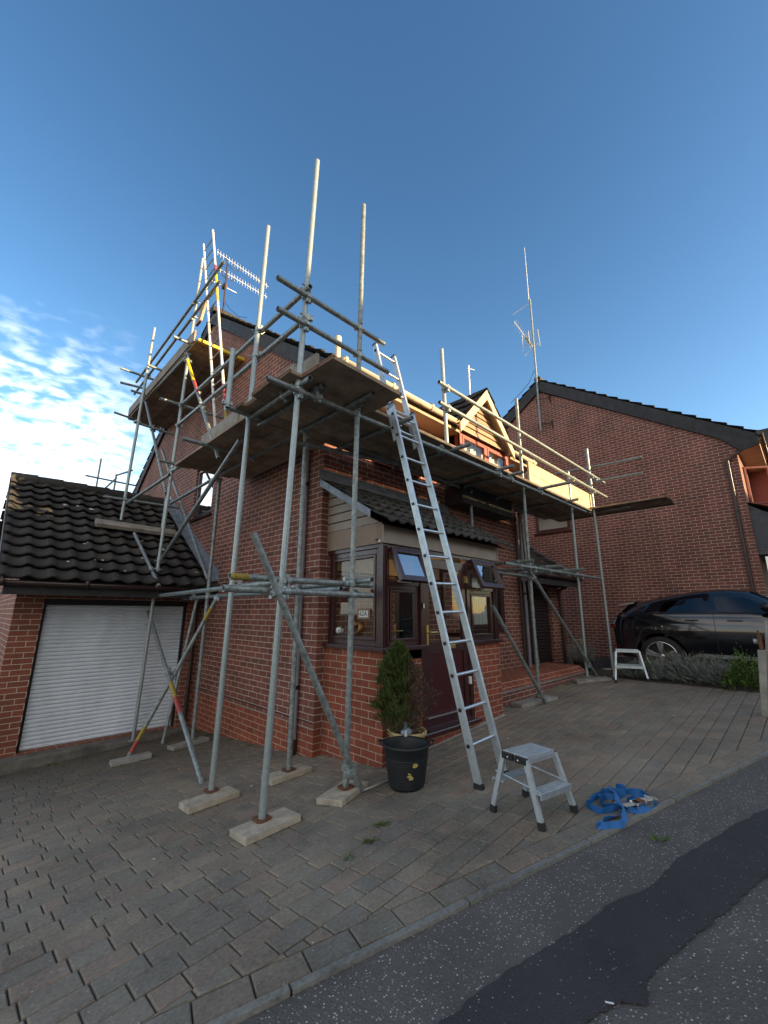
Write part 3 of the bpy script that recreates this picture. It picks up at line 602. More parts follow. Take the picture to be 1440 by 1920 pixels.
mb = MB().use('interior').box((px0+.12, py+.12, -.05), (px1-.12, -.01, .28)); mb.box((px0+.1, py+.1, 1.0), (.78, py+.0, 1.095)); mb.use('brick').box((px0+.1, py+.1, .28), (px0+.12, 0, 1.095)); mb.box((px1-.12, py+.1, .28), (px1-.1, 0, 1.095)); mb.box((px0+.1, py+.1, .28), (.79, py+.12, 1.095)); mb.box((1.77, py+.1, .28), (px1-.1, py+.12, 1.095)); mb.build('porch_floor', None, H)
mb = MB().use('taupe').box((px0+.05, py+.05, 2.262), (px1-.05, -.002, 2.28)); mb.build('porch_ceiling', None, H)
mb = MB().use('rosewood')        # sills
mb.prism([(px0-.045, py-.045), (.84, py-.045), (.84, py+.10), (px0+.10, py+.10), (px0+.10, 0), (px0-.045, 0)], 1.10, 1.145, lambda p, d: (p[0], p[1], d)); mb.build('sill', None, H, .006)
MB().use('rosewood').box((1.74, py-.045, 1.10), (px1+.05, py+.10, 1.145)).build('sill', None, H, .006)
mb = MB().use('rosewood')        # corner posts and head
for (a, b) in ((px0, px0+.075), (px1-.07, px1)):
    mb.box((a, py, 1.145), (b, py+.075, 2.262))
    for q in (.018, .04, .06): mb.box((a+q, py-.008, 1.145), (a+q+.008, py, 2.24))
mb.box((px0+.075, py+.004, 2.215), (px1-.07, py+.07, 2.262)); mb.box((px0+.004, py+.075, 2.215), (px0+.07, 0, 2.262))
for x in (.79, 1.75): mb.box((x-.035, py-.004, .17), (x+.035, py+.08, 2.215))
mb.box((.74, py-.06, .165), (1.86, py+.05, .20)); mb.build('porch_frame', None, H, .005)
def casement(fr, a, b, c, d, fl):
    o = window(H, fr, a, b, c, fl-.02, fw=.05, sill=False, rec=-.07); 
    for ch in list(o.children):
        if ch.name.startswith('room'): bpy.data.objects.remove(ch)
    mb = MB().frame(**fr).use('rosewood'); mb.box((a, -.07, fl-.02), (b, -.01, fl+.02)); mb.box((a, -.07, d-.03), (b, -.01, d)); mb.box((a, -.07, fl+.02), (a+.03, -.01, d-.03)); mb.box((b-.03, -.07, fl+.02), (b, -.01, d-.03)); mb.build('window_rail', None, o)
    # top-hung fanlight standing open
    th = R(24); M = Matrix.Rotation(0, 4, 'X'); base = Vector(fr['o']); nv = Vector(fr['n']); dwn = Vector((0, 0, -math.cos(th)))+nv*math.sin(th); nrm = nv*math.cos(th)+Vector((0, 0, math.sin(th)))
    h = (d-fl)+.03; mb = MB().frame(base+Vector((0, 0, d-.005))+nv*(-.005), u=fr['u'], n=tuple(nrm), v=tuple(-dwn)); mb.use('rosewood')
    frame_rect(mb, a+.015, b-.015, -h, 0, .062, 0, .055); fo = mb.build('fanlight', None, H, .004)
    mb2 = MB(); mb2.M = mb.M.copy(); mb2.use('glass_sky'); mb2.quad((a+.07, .03, -h+.055), (b-.07, .03, -h+.055), (b-.07, .03, -.055), (a+.07, .03, -.055)); mb2.build('pane', None, fo)
    p0 = base+Vector((0, 0, fl+.02)); u_ = Vector(fr['u']); e = base+Vector((0, 0, d))+dwn*(h-.03)
    mb3 = MB().use('white').tube(p0+u_*((a+b)/2-.08), e+u_*((a+b)/2-.08), .006, 6); mb3.box(p0+u_*((a+b)/2-.12)-Vector((0, 0, .01)), p0+u_*((a+b)/2+.1)+nv*.02+Vector((0, 0, .006))); mb3.build('stay', None, fo)
casement(dict(o=(0, py, 0), **FRONT), px0+.075, .755, 1.145, 2.215, 1.83)
casement(dict(o=(0, py, 0), **FRONT), 1.785, px1-.07, 1.145, 2.215, 1.83)
o = window(H, dict(o=(px0, 0, 0), **SIDE), py+.075, -.02, 1.145, 2.215, fw=.06, sill=False, rec=-.07)
for ch in list(o.children):
    if ch.name.startswith('room'): bpy.data.objects.remove(ch)
for a, b in ((0, 0),):
    mb = MB().frame((px1-.06, 0, 0), u=(0, 1, 0), n=(1, 0, 0)).use('rosewood'); frame_rect(mb, py+.075, -.02, 1.145, 2.215, .06, 0, .045); mb.build('window', None, H)
# front door
mb = MB().frame((0, py, 0), **FRONT).use('rosewood_panel'); d0, d1 = .828, 1.712
mb.use('rosewood').box((d0, -.06, .2), (d0+.10, -.012, 2.16)); mb.box((d1-.10, -.06, .2), (d1, -.012, 2.16)); mb.box((d0+.10, -.06, 2.05), (d1-.10, -.012, 2.16)); mb.box((d0+.10, -.06, 1.03), (d1-.10, -.012, 1.17)); mb.box((d0+.10, -.06, .2), (d1-.10, -.012, .33))
mb.use('rosewood_panel').box((d0+.10, -.052, .33), (d1-.10, -.03, 1.03))
for k in range(9): mb.box((d0+.12+k*.075, -.03, .35), (d0+.125+k*.075, -.028, 1.01))
mb.use('rosewood').box((d0, -.012, .205), (d1, .02, .24)); D = mb.build('front_door', None, H, .003)
mb = MB().frame((0, py, 0), **FRONT).use('glass'); mb.quad((d0+.1, -.035, 1.17), (d1-.1, -.035, 1.17), (d1-.1, -.035, 2.05), (d0+.1, -.035, 2.05)); mb.build('door_glass', None, D)
mb = MB().frame((0, py, 0), **FRONT).use('brass'); mb.box((1.20, -.012, 1.075), (1.42, .0, 1.135)); mb.box((1.215, 0, 1.09), (1.405, .005, 1.12)); mb.build('letter_plate', None, D)
mb = MB().frame((0, py, 0), **FRONT).use('brass'); mb.box((d0+.03, -.012, 1.13), (d0+.065, 0, 1.36)); mb.tube((d0+.047, 0, 1.28), (d0+.047, .05, 1.28), .009); mb.tube((d0+.047, .05, 1.28), (d0+.17, .05, 1.28), .009); mb.build('handle', None, D)
for z in (.62, 1.2, 1.9): mb = MB().frame((0, py, 0), **FRONT).use('white' if z < 1 else 'brass').box((d1-.015, -.014, z), (d1+.02, .012, z+.09)); mb.build('hinge', None, D)
mb = MB().frame((0, py, 0), **FRONT).use('alu_rung').box((d0+.02, -.012, .335), (d1-.02, .006, .35)); mb.box((.76, .04, .19), (1.84, .05, .203)); mb.build('weather_bar', None, D)
mb = MB().frame((0, py, 0), **FRONT).use('black').box((.775, .0, 1.55), (.80, .02, 1.62)); mb.use('white').box((.779, .02, 1.558), (.797, .024, 1.61)); mb.build('doorbell', None, H)
# inner door and its handle seen through the glass
mb = MB().frame((0, 0, 0), **FRONT).use('rosewood').box((1.35, -.08, .2), (2.1, -.04, 2.2)); mb.use('glass_tint').box((1.5, -.04, 1.0), (1.95, -.035, 2.0)); ind = mb.build('inner_door', None, H)
mb = MB().use('brass').box((1.37, .03, 1.1), (1.41, .04, 1.35)); mb.tube((1.39, .03, 1.25), (1.39, -.02, 1.25), .01); mb.tube((1.39, -.02, 1.25), (1.5, -.02, 1.25), .01); mb.build('handle', None, ind)
# cream lining above the inner doorway, lit by the porch lamp
mb = MB().use('cream_upvc').box((px0+.1, -.03, 2.03), (px1-.1, -.005, 2.26)); mb.build('porch_lining', None, H)
# porch fascia, cladding and roof
mb = MB().use('taupe').box((px0-.02, py-.028, 2.262), (px1+.06, py, 2.47)); mb.box((px1+.03, py-.034, 2.262), (px1+.062, py-.028, 2.46)); mb.build('fascia', None, H, .003)
mb = MB().frame((px0, 0, 0), **SIDE).use('taupe_dark'); mb.box((py, 0, 2.262), (-.0, .02, 2.50)); mb.use('clad')
zt = lambda y: 3.10+.6*y-.02
z = 2.505
MATS['clad_brown'] = MATS['taupe']; mb.use('taupe')
while z < 3.0:
    z1 = z+.115; ya = max(py, (z-3.08)/.6); yb = max(py, (z1-3.08)/.6)
    yb = min(yb, -.01); mb.add([(ya, .02, z), (0, .02, z), (0, .02, z1-.016), (yb, .02, z1-.016)], [(0, 1, 2, 3)]); mb.add([(yb, .02, z1-.016), (0, .02, z1-.016), (0, -.02, z1-.012), (yb, -.02, z1-.012), (0, -.02, z1), (yb, -.02, z1), (0, .02, z1), (yb, .02, z1)], [(0, 1, 2, 3), (3, 2, 4, 5), (5, 4, 6, 7)]); z = z1
mb.build('porch_cladding', None, H)
mb = MB().use('black').tube((px0-.022, -.93, 2.30), (px0-.045, -.93, 2.30), .012); mb.use('white').box((px0-.035, -.985, 2.275), (px0-.02, -.955, 2.295)); mb.build('cable_entry', None, H)
mb = MB().use('tile_porch'); tiles(mb, (-.06, -1.20, 2.46), (1, 0, 0), (0, 1, .6), 2.75, math.hypot(1.2, .72), tw=.172, tl=.29, wave=.024, step=.016, ns=8)
mb.use('rosewood').quad((-.0, -1.14, 2.44), (2.6, -1.14, 2.44), (2.6, 0, 3.12), (0, 0, 3.12)); mb.build('porch_roof', None, H)
mb = MB().use('lead').add([(-.07, -.004, 3.34), (2.72, -.004, 3.34), (2.72, -.03, 3.20), (-.07, -.03, 3.20), (2.72, -.16, 3.145), (-.07, -.16, 3.145)], [(0, 1, 2, 3), (3, 2, 4, 5)]); mb.build('flashing', None, H)
mb = MB().use('lead').add([(-.055, -.01, 3.20), (-.055, -.98, 2.62), (-.055, -.98, 2.53), (-.055, -.01, 3.10), (-.03, -.01, 3.20), (-.03, -.98, 2.62)], [(0, 1, 2, 3), (0, 4, 5, 1)]); mb.build('verge', None, H)

# ------------------------------------------------------------------ side garage with black shutter
Q = empty('garage', (6.3, .2, .4), 'low side garage with black roller shutter at the right end of the house', 'garage', None)
mb = MB().use('brick').frame((0, .1, 0), **FRONT); wall(mb, 5.2, 7.3, .0, 2.2, [(5.4, 6.85, .3, 2.08)], .14)
mb.frame((7.3, 0, 0), u=(0, 1, 0), n=(1, 0, 0)); wall(mb, .1, 5, .0, 2.2, []); mb.build('wall', None, Q)
mb = MB().use('shutter_black'); n_ = 26
for k in range(n_): z = .3+k*1.78/n_; mb.add([(5.4, .2, z), (6.85, .2, z), (6.85, .185, z+.03), (5.4, .185, z+.03), (5.4, .2, z+1.78/n_), (6.85, .2, z+1.78/n_)], [(0, 1, 2, 3), (3, 2, 5, 4)])
mb.build('roller_door', None, Q)
mb = MB().use('tile_porch'); tiles(mb, (5.2, -.42, 2.28), (1, 0, 0), (0, 1, .74), 2.15, math.hypot(4.4, 3.2), wave=.025); mb.build('roof', None, Q)
mb = MB().use('black_wood').box((5.2, -.38, 2.1), (7.34, -.35, 2.28)); mb.box((5.2, -.35, 2.12), (7.34, .1, 2.14)); mb.use('grey_plastic').prism([(-.42, 2.36), (4, 5.63), (4, 5.48), (-.42, 2.21)], 7.335, 7.365, lambda p, d: (d, p[0], p[1])); mb.build('fascia', None, Q)
gutter(5.2, 7.4, -.42, 2.30, 'brown_plastic', Q); pipe('downpipe', [(7.22, -.42, 2.26), (7.22, .04, 2.05), (7.22, .04, .3)], .033, 'brown_plastic', Q)

# ------------------------------------------------------------------ left garage
Q = empty('garage', (-1.3, 3.6, -.4), 'brick garage on the left with white roller door and mossy dark tiled roof', 'garage', None)
gy, gzb = 3.59, -.36
mb = MB().use('brick_garage').frame((0, gy, 0), **FRONT); wall(mb, -2.57, -.004, -.75, 1.90, [(-2.25, -.22, gzb, 1.69)], .16)
mb.frame((-2.57, 0, 0), **SIDE); wall(mb, gy, 8.7, -.8, 1.90, []); mb.quad((gy, 0, 1.90), (8.7, 0, 1.90), (6.15, 0, 3.95)); mb.build('wall', None, Q)
mb = MB().use('shutter_white'); n_ = 37; hh = 2.06/n_
for k in range(n_):
    z = gzb+.0+k*hh; mb.add([(-2.25, gy+.13, z), (-.22, gy+.13, z), (-.22, gy+.108, z+hh*.35), (-2.25, gy+.108, z+hh*.35), (-2.25, gy+.108, z+hh*.72), (-.22, gy+.108, z+hh*.72), (-2.25, gy+.13, z+hh), (-.22, gy+.13, z+hh)], [(0, 1, 2, 3), (3, 2, 5, 4), (4, 5, 7, 6)])
mb.build('roller_door', None, Q)
mb = MB().use('concrete').box((-2.62, gy-.30, gzb-.3), (-.02, gy+.15, gzb-.012)); mb.build('threshold', None, Q)
mb = MB().use('black').box((-2.25, gy+.05, 1.60), (-.22, gy+.13, 1.69)); mb.box((-2.25, gy+.07, gzb), (-2.21, gy+.12, 1.6)); mb.box((-.26, gy+.07, gzb), (-.22, gy+.12, 1.6)); mb.build('door_guide', None, Q)
mb = MB().use('tile_dark'); tiles(mb, (-2.83, 2.90, 1.90), (1, 0, 0), (0, 1, .64), 2.83, math.hypot(3.27, 2.09), tw=.26, tl=.335, wave=.032, step=.035, ns=8)
tiles(mb, (-2.83, 9.4, 1.90), (1, 0, 0), (0, -1, .64), 2.83, math.hypot(3.27, 2.09), tw=.26, tl=.335, wave=.032, step=.035, ns=6)
for k in range(7): mb.tube((-2.84+k*.405, 6.17, 4.01), (-2.44+k*.405, 6.17, 4.02), .11, 10, r2=.12)
mb.use('black_wood').quad((-2.80, 2.96, 1.915), (-.01, 2.96, 1.915), (-.01, 6.17, 3.97), (-2.80, 6.17, 3.97)); mb.quad((-2.80, 9.3, 1.95), (-.01, 9.3, 1.95), (-.01, 6.17, 3.97), (-2.80, 6.17, 3.97))
mb.build('roof', None, Q)
mb = MB().use('lichen')
for k in range(26):
    x, y = random.uniform(-2.6, -.1), random.uniform(3.1, 5.4); r = random.uniform(.008, .03) if k > 3 else .05; z = 1.97+.64*(y-2.97)+.05
    q = [(x+r*random.uniform(.6, 1.3)*math.cos(a), y+r*random.uniform(.4, .9)*math.sin(a), 0) for a in [i*2*math.pi/7 for i in range(7)]]
    mb.add([(a, b, z+.64*(b-y)) for a, b, _ in q], [tuple(range(7))])
mb.build('lichen', None, Q)
mb = MB().use('black_wood').box((-2.76, 2.98, 1.72), (-.01, 3.01, 1.905)); mb.box((-2.76, 3.01, 1.74), (-.01, gy, 1.76)); mb.prism([(2.92, 1.93), (6.17, 3.99), (6.17, 3.82), (3.0, 1.76)], -2.84, -2.80, lambda p, d: (d, p[0], p[1])); mb.build('fascia', None, Q)
gutter(-2.84, -.02, 2.92, 1.885, 'brown_plastic', Q, .055); pipe('downpipe', [(-.10, 2.92, 1.83), (-.10, gy-.06, 1.66), (-.10, gy-.06, -.35)], .034, 'brown_plastic', Q)
mb = MB().use('lead'); n_ = 9
for k in range(n_):
    y0 = 2.93+k*.35; y1 = y0+.37; z0, z1 = 1.97+.64*(y0-2.93)+.06, 1.97+.64*(y1-2.93)+.06
    mb.add([(-.005-.002*(k % 2), y0, z0+.15), (-.005-.002*(k % 2), y1, z1+.15), (-.006, y1, z1), (-.006, y0, z0), (-.15, y1, z1-.02), (-.15, y0, z0-.02)], [(0, 1, 2, 3), (3, 2, 4, 5)])
mb.build('flashing', None, Q)

# ------------------------------------------------------------------ neighbouring house on the right
Q = empty('brick_house', (12, 1, 0), 'neighbouring brick house on the right with a plain gable wall and tall aerial pole', 'house', None)
NX, NZ = 9.31, lambda y: 9.05-.70*abs(y-.94)
mb = MB().frame((NX, 0, 0), **SIDE).use('brick_neighbour'); wall(mb, -3.6, 5.48, -.6, 5.45, [(.40, 1.46, 3.92, 4.7)], .1); mb.quad((-3.6, 0, 5.45), (5.48, 0, 5.45), (.94, 0, 8.62))
mb.frame((0, -3.6, 0), **FRONT); wall(mb, NX, 17, -.6, 5.5, [(10.1, 11.3, 4.05, 5.1)], .1); mb.frame((17, 0, 0), u=(0, 1, 0), n=(1, 0, 0)); wall(mb, -3.6, 5.48, -.6, 5.5, []); mb.quad((-3.6, 0, 5.45), (5.48, 0, 5.45), (.94, 0, 8.62)); mb.build('wall', None, Q)
window(Q, dict(o=(NX, 0, 0), **SIDE), .40, 1.46, 3.92, 4.7, m='rosewood', back='curtain', rec=-.05)
nf = window(Q, dict(o=(0, -3.6, 0), **FRONT), 10.1, 11.3, 4.05, 5.1, m='redwood', curt=True, mull=(10.7,))
mb = MB().frame((10.12, -3.6, 0), u=(math.cos(R(-55)), math.sin(R(-55)), 0), n=(-math.sin(R(55)), -math.cos(R(55)), 0)).use('redwood'); frame_rect(mb, 0, .56, 4.1, 5.05, .05, 0, .04); mb.build('open_casement', None, Q)
mb = MB().use('tile_dark'); l_ = math.hypot(5.0, 3.5)
tiles(mb, (NX-.08, -4.06, NZ(-4.06)-.02), (1, 0, 0), (0, 1, .70), 7.9, l_, tl=.345); tiles(mb, (NX-.08, 5.94, NZ(5.94)-.02), (1, 0, 0), (0, -1, .70), 7.9, l_, ns=3)
for k in range(18): mb.tube((NX-.1+k*.43, .94, 9.06), (NX+.33+k*.43, .94, 9.07), .11, 10, r2=.12)
mb.use('black_wood').quad((NX, -4.02, NZ(-4.02)-.08), (17, -4.02, NZ(-4.02)-.08), (17, .94, 8.97), (NX, .94, 8.97)); mb.build('roof', None, Q)
for s in (1, -1):
    mb = MB().use('black_wood'); f = lambda d: .94-s*d
    po = [(f(0), 9.02), (f(4.97), 9.02-.7*4.97), (f(4.97), 5.30), (f(4.62), 5.22), (f(4.3), 5.62), (f(0), 8.64)]
    mb.prism(po, NX-.07, NX-.02, lambda p, d: (d, p[0], p[1])); mb.build('bargeboard', None, Q)
mb = MB().use('clad').box((NX, -4.02, 5.32), (17, -3.99, 5.5)); mb.box((NX, -3.99, 5.32), (17, -3.6, 5.34)); mb.build('fascia', None, Q)
gutter(NX-.1, 17, -4.06, 5.56, 'brown_plastic', Q); pipe('downpipe', [(NX+.05, -4.06, 5.5), (NX-.06, -3.40, 5.05), (NX-.06, -3.40, .3)], .038, 'brown_plastic', Q, (3.8,))
# projecting gabled bay further along the front
mb = MB().use('redwood').box((11.9, -4.1, 3.4), (13.8, -3.6, 5.4)); mb.use('clad').add([(11.8, -4.13, 5.4), (13.9, -4.13, 5.4), (12.85, -4.13, 6.6), (11.8, -3.6, 5.4)], [(0, 1, 2)]); mb.build('bay', None, Q)
mb = MB().use('cream_upvc')
for s in (-1, 1): mb.prism([(12.85, 6.8), (12.85+s*1.25, 5.35), (12.85+s*1.25, 5.15), (12.85, 6.6)], -4.3, -4.26, lambda p, d: (p[0], d, p[1]))
mb.use('tile_dark')
for s in (-1, 1): mb.add([(12.85, -4.3, 6.82), (12.85+s*1.3, -4.3, 5.35), (12.85+s*1.3, -2.5, 5.35), (12.85, -2.5, 6.82)], [(0, 1, 2, 3)])
mb.build('dormer_roof', None, Q)
mb = MB().use('white').tube((11.2, -2.2, 6.6), (11.2, -2.2, 7.25), .09); mb.tube((11.2, -2.2, 7.12), (11.2, -2.2, 7.2), .12); mb.build('flue', None, Q)
# its porch
mat('clad_grey', (.07, .075, .085), .6, noise=.15)
mb = MB().use('clad_grey')
z = 2.9
while z < 3.85:
    z1 = z+.15; ya = max(-4.75, -3.6-(3.92-z)/.62); yb = max(-4.75, -3.6-(3.92-z1)/.62); yb = min(yb, -3.61)
    mb.add([(9.40, ya, z), (9.40, -3.6, z), (9.385, -3.6, z1-.01), (9.385, yb, z1-.01)], [(0, 1, 2, 3)]); mb.add([(9.385, yb, z1-.01), (9.385, -3.6, z1-.01), (9.40, -3.6, z1), (9.40, yb, z1)], [(0, 1, 2, 3)]); z = z1
mb.box((9.41, -4.75, 2.88), (12.2, -4.7, 3.2)); mb.box((9.42, -4.7, .2), (9.5, -4.62, 2.88)); mb.box((9.42, -4.7, 2.8), (12.2, -3.6, 2.88)); mb.use('tile_dark'); tiles(mb, (9.3, -4.85, 3.2), (1, 0, 0), (0, 1, .62), 3.0, 1.47, ns=4)
mb.use('brick_neighbour').box((9.43, -4.66, -.2), (9.6, -3.6, 1.1)); mb.build('porch', None, Q)
mb = MB().use('glass_sky').box((9.46, -4.6, 1.15), (9.48, -3.7, 2.75)); mb.build('porch_window', None, Q)

# ------------------------------------------------------------------ scaffolding
TUBES=[('standard',(-1.241, -1.106, -0.052),(-1.114, -1.188, 6.402),[]),
('standard',(-1.189, -0.102, -0.14),(-1.118, -0.136, 6.325),[]),
('standard',(-0.499, -1.188, -0.008),(-0.452, -1.229, 6.307),[]),
('standard',(-0.487, -0.285, -0.089),(-0.489, -0.284, 3.547),[]),
('standard',(-0.441, 2.272, -0.317),(-0.428, 2.266, 3.617),[]),
('standard',(-0.935, 3.239, -0.428),(-0.832, 3.208, 8.394),[]),
('standard',(3.501, -1.047, 0.179),(3.504, -1.053, 5.333),[]),
('standard',(5.541, -1.039, 0.281),(5.555, -1.078, 4.417),[]),
('standard',(6.75, -1.12, 0.347),(6.75, -1.12, 5.272),[]),
('standard',(-1.19, 4.84, 3.22),(-1.126, 4.826, 7.509),[]),
('standard',(1.222, -1.12, 3.72),(1.205, -1.097, 5.208),[]),
('standard',(2.955, -0.33, 2.767),(2.955, -0.33, 3.561),[]),
('standard',(5.099, -0.3, 0.45),(5.046, -0.195, 3.724),[]),
('standard',(-1.443, -0.229, 3.62),(-1.417, -0.151, 4.375),[]),
('standard',(-0.539, 4.533, 3.031),(-0.533, 4.531, 3.718),[]),
('guard_rail',(-0.88, 6.971, 7.208),(-0.88, 1.934, 7.393),[]),
('guard_rail',(-0.88, 6.973, 6.873),(-0.88, 2.028, 7.048),[]),
('guard_rail',(-0.884, 3.124, 5.136),(-1.16, -1.253, 4.673),[]),
('guard_rail',(-0.881, 3.17, 4.767),(-1.159, -1.232, 4.332),[]),
('ledger',(-0.867, 3.395, 3.903),(-1.166, -1.343, 3.607),[]),
('ledger',(-0.86, 6.323, 6.297),(-0.86, 3.182, 6.209),[]),
('ledger',(-0.5, 4.339, 3.589),(-0.5, 2.353, 3.639),[]),
('ledger',(-0.5, 2.353, 3.639),(-0.5, -0.233, 3.678),[]),
('ledger',(-1.178, 4.647, 3.518),(-0.98, 2.998, 3.751),[]),
('ledger',(-1.537, 4.83, 3.62),(-0.164, 4.83, 3.65),[]),
('transom',(-1.412, -0.153, 3.66),(-0.928, -0.153, 3.66),[]),
('transom',(-1.454, 1.056, 3.66),(-0.469, 1.056, 3.66),[]),
('transom',(-1.209, 2.824, 3.9),(-0.856, 2.824, 3.9),[]),
('transom',(-1.235, 3.2, 5.144),(0.211, 3.2, 5.172),[]),
('transom',(-1.21, 3.0, 6.297),(-0.42, 3.0, 6.3),[]),
('transom',(-1.443, 5.9, 6.874),(-0.751, 5.9, 6.876),[]),
('transom',(-1.397, 5.9, 6.53),(-0.931, 5.9, 6.576),[]),
('transom',(-1.227, 5.6, 6.278),(-0.856, 5.6, 6.282),[]),
('transom',(-1.176, 4.7, 6.526),(-0.744, 4.7, 6.506),[]),
('transom',(-1.252, 6.9, 6.209),(-0.211, 6.9, 6.134),[]),
('ledger',(-1.222, 4.9, 5.283),(-0.443, 4.9, 5.249),[]),
('ledger',(-0.831, 3.971, 1.754),(-1.15, -1.1, 1.764),[]),
('ledger',(-1.744, -1.21, 1.676),(-0.23, -1.21, 1.667),[]),
('ledger',(-1.653, -1.1, 1.778),(-0.135, -1.1, 1.775),[[0, 0.1, 'mustard']]),
('ledger',(-0.42, 3.3, 1.732),(-0.42, -0.958, 1.736),[]),
('transom',(-1.322, 3.27, 1.814),(-0.486, 3.27, 1.908),[]),
('transom',(-0.659, 3.0, 1.933),(-0.006, 3.0, 1.936),[]),
('transom',(-0.44, -0.15, 1.78),(-0.43, -1.42, 1.8),[]),
('brace',(-0.86, 5.85, 6.256),(-0.86, 3.449, 3.541),[]),
('brace',(-0.38, 5.829, 5.174),(-0.38, 2.449, 2.006),[]),
('brace',(-0.828, 4.009, 2.024),(-1.066, 0.236, 3.507),[]),
('brace',(-1.111, 4.093, 2.874),(-0.961, 2.841, 1.887),[]),
('brace',(-0.854, 3.604, 1.508),(-1.063, 0.284, -0.255),[[0.52, 0.6, 'mustard'], [0.6, 0.68, 'red']]),
('brace',(-1.226, 2.304, -0.309),(-0.45, 1.9, 1.701),[[0.02, 0.09, 'red'], [0.09, 0.17, 'mustard'], [0.85, 0.93, 'mustard']]),
('brace',(-0.653, 2.809, -0.376),(-0.35, 2.893, 1.699),[]),
('brace',(-1.572, -1.27, 2.105),(-0.396, -1.27, 0.019),[]),
('brace',(-0.88, 3.19, 6.068),(-1.023, 0.917, 3.465),[[0, 0.28, 'yellow'], [0.28, 0.42, 'red']]),
('ledger',(-1.525, -1.2, 3.518),(0.947, -1.2, 3.555),[]),
('ledger',(0.902, -1.2, 3.557),(5.968, -1.2, 3.595),[]),
('ledger',(-0.643, -0.3, 3.446),(1.05, -0.3, 3.627),[]),
('ledger',(0.325, -0.3, 3.641),(5.424, -0.3, 3.594),[]),
('guard_rail',(-1.502, -1.21, 4.584),(-0.079, -1.21, 4.587),[]),
('guard_rail',(-1.478, -1.21, 4.256),(-0.007, -1.21, 4.245),[]),
('guard_rail',(1.007, -1.18, 4.564),(7.529, -1.18, 4.605),[]),
('guard_rail',(1.005, -1.18, 4.26),(7.551, -1.18, 4.245),[]),
('transom',(-1.134, -1.3, 3.64),(-1.134, -0.07, 3.64),[]),
('transom',(-0.524, -1.511, 3.64),(-0.524, -0.07, 3.64),[]),
('transom',(0.147, -1.438, 3.64),(0.147, -0.07, 3.64),[]),
('transom',(1.248, -1.466, 3.64),(1.248, -0.07, 3.64),[]),
('transom',(2.394, -1.477, 3.64),(2.394, -0.07, 3.64),[]),
('transom',(2.753, -1.428, 3.64),(2.753, -0.07, 3.64),[]),
('transom',(3.803, -1.75, 3.64),(3.803, -0.07, 3.64),[]),
('transom',(4.983, -1.424, 3.64),(4.983, -0.07, 3.64),[]),
('transom',(-0.98, -1.3, 3.63),(-0.98, -0.05, 3.63),[]),
('guard_rail',(7.05, -2.149, 4.874),(7.05, -0.195, 4.944),[]),
('guard_rail',(7.05, -2.115, 4.521),(7.05, -0.621, 4.553),[]),
('ledger',(6.95, -1.829, 3.778),(6.95, -1.112, 3.78),[]),
('ledger',(2.512, -1.15, 2.223),(6.587, -1.15, 2.232),[]),
('ledger',(3.502, -0.35, 2.219),(6.317, -0.35, 2.213),[]),
('transom',(2.948, -1.391, 2.281),(2.948, -0.15, 2.281),[]),
('transom',(3.981, -1.408, 2.281),(3.981, -0.15, 2.281),[]),
('transom',(4.763, -1.469, 2.281),(4.763, -0.15, 2.281),[]),
('transom',(5.03, -1.3, 2.281),(5.03, -0.15, 2.281),[]),
('brace',(3.282, -1.1, 2.257),(5.924, -1.1, 0.277),[]),
('brace',(2.017, -1.2, 1.599),(3.373, -1.2, 0.203),[])]

SC = empty('scaffolding', (-.8, 0, -.05), 'galvanised tube scaffolding with timber platforms wrapped around the gable and front of the house', 'scaffolding')
RT_ = .0272
tubes = []
for kind, a, b, bands in TUBES:
    a, b = Vector(a), Vector(b)
    if kind == 'standard' and a.z < .45 and b.z-a.z > 3: a = a+(b-a).normalized()*.057
    mb = MB().use('galv_new' if kind == 'standard' and random.random() < .5 else 'galv')
    mb.tube(a, b, RT_, 14, hollow=True)
    for t0, t1, c in bands: mb.use(c).tube(a.lerp(b, t0), a.lerp(b, t1), RT_+.0008, 14, caps=False)
    o = mb.build(kind, None, SC); tubes.append((kind, a, b, o))
    if kind == 'standard' and (b.z-a.z) > 3 and a.z < 1:       # base plate under each pole
        p = MB().use('galv' if random.random() < .4 else 'rust').frame((a.x, a.y, a.z)); c = .062
        p.prism([(c, c*.6), (c*.6, c), (-c*.6, c), (-c, c*.6), (-c, -c*.6), (-c*.6, -c), (c*.6, -c), (c, -c*.6)], -.002, .006, lambda q, d: (q[0], q[1], d)); p.build('base_plate', None, o)
def closest(p1, q1, p2, q2):
    d1, d2, r = q1-p1, q2-p2, p1-p2; a, e, f = d1.dot(d1), d2.dot(d2), d2.dot(r); c, b = d1.dot(r), d1.dot(d2); den = a*e-b*b
    if den < 1e-6: return None
    s = max(0, min(1, (b*f-c*e)/den)); t = max(0, min(1, (b*s+f)/e)); s = max(0, min(1, (b*t-c)/a)); return p1+d1*s, p2+d2*t
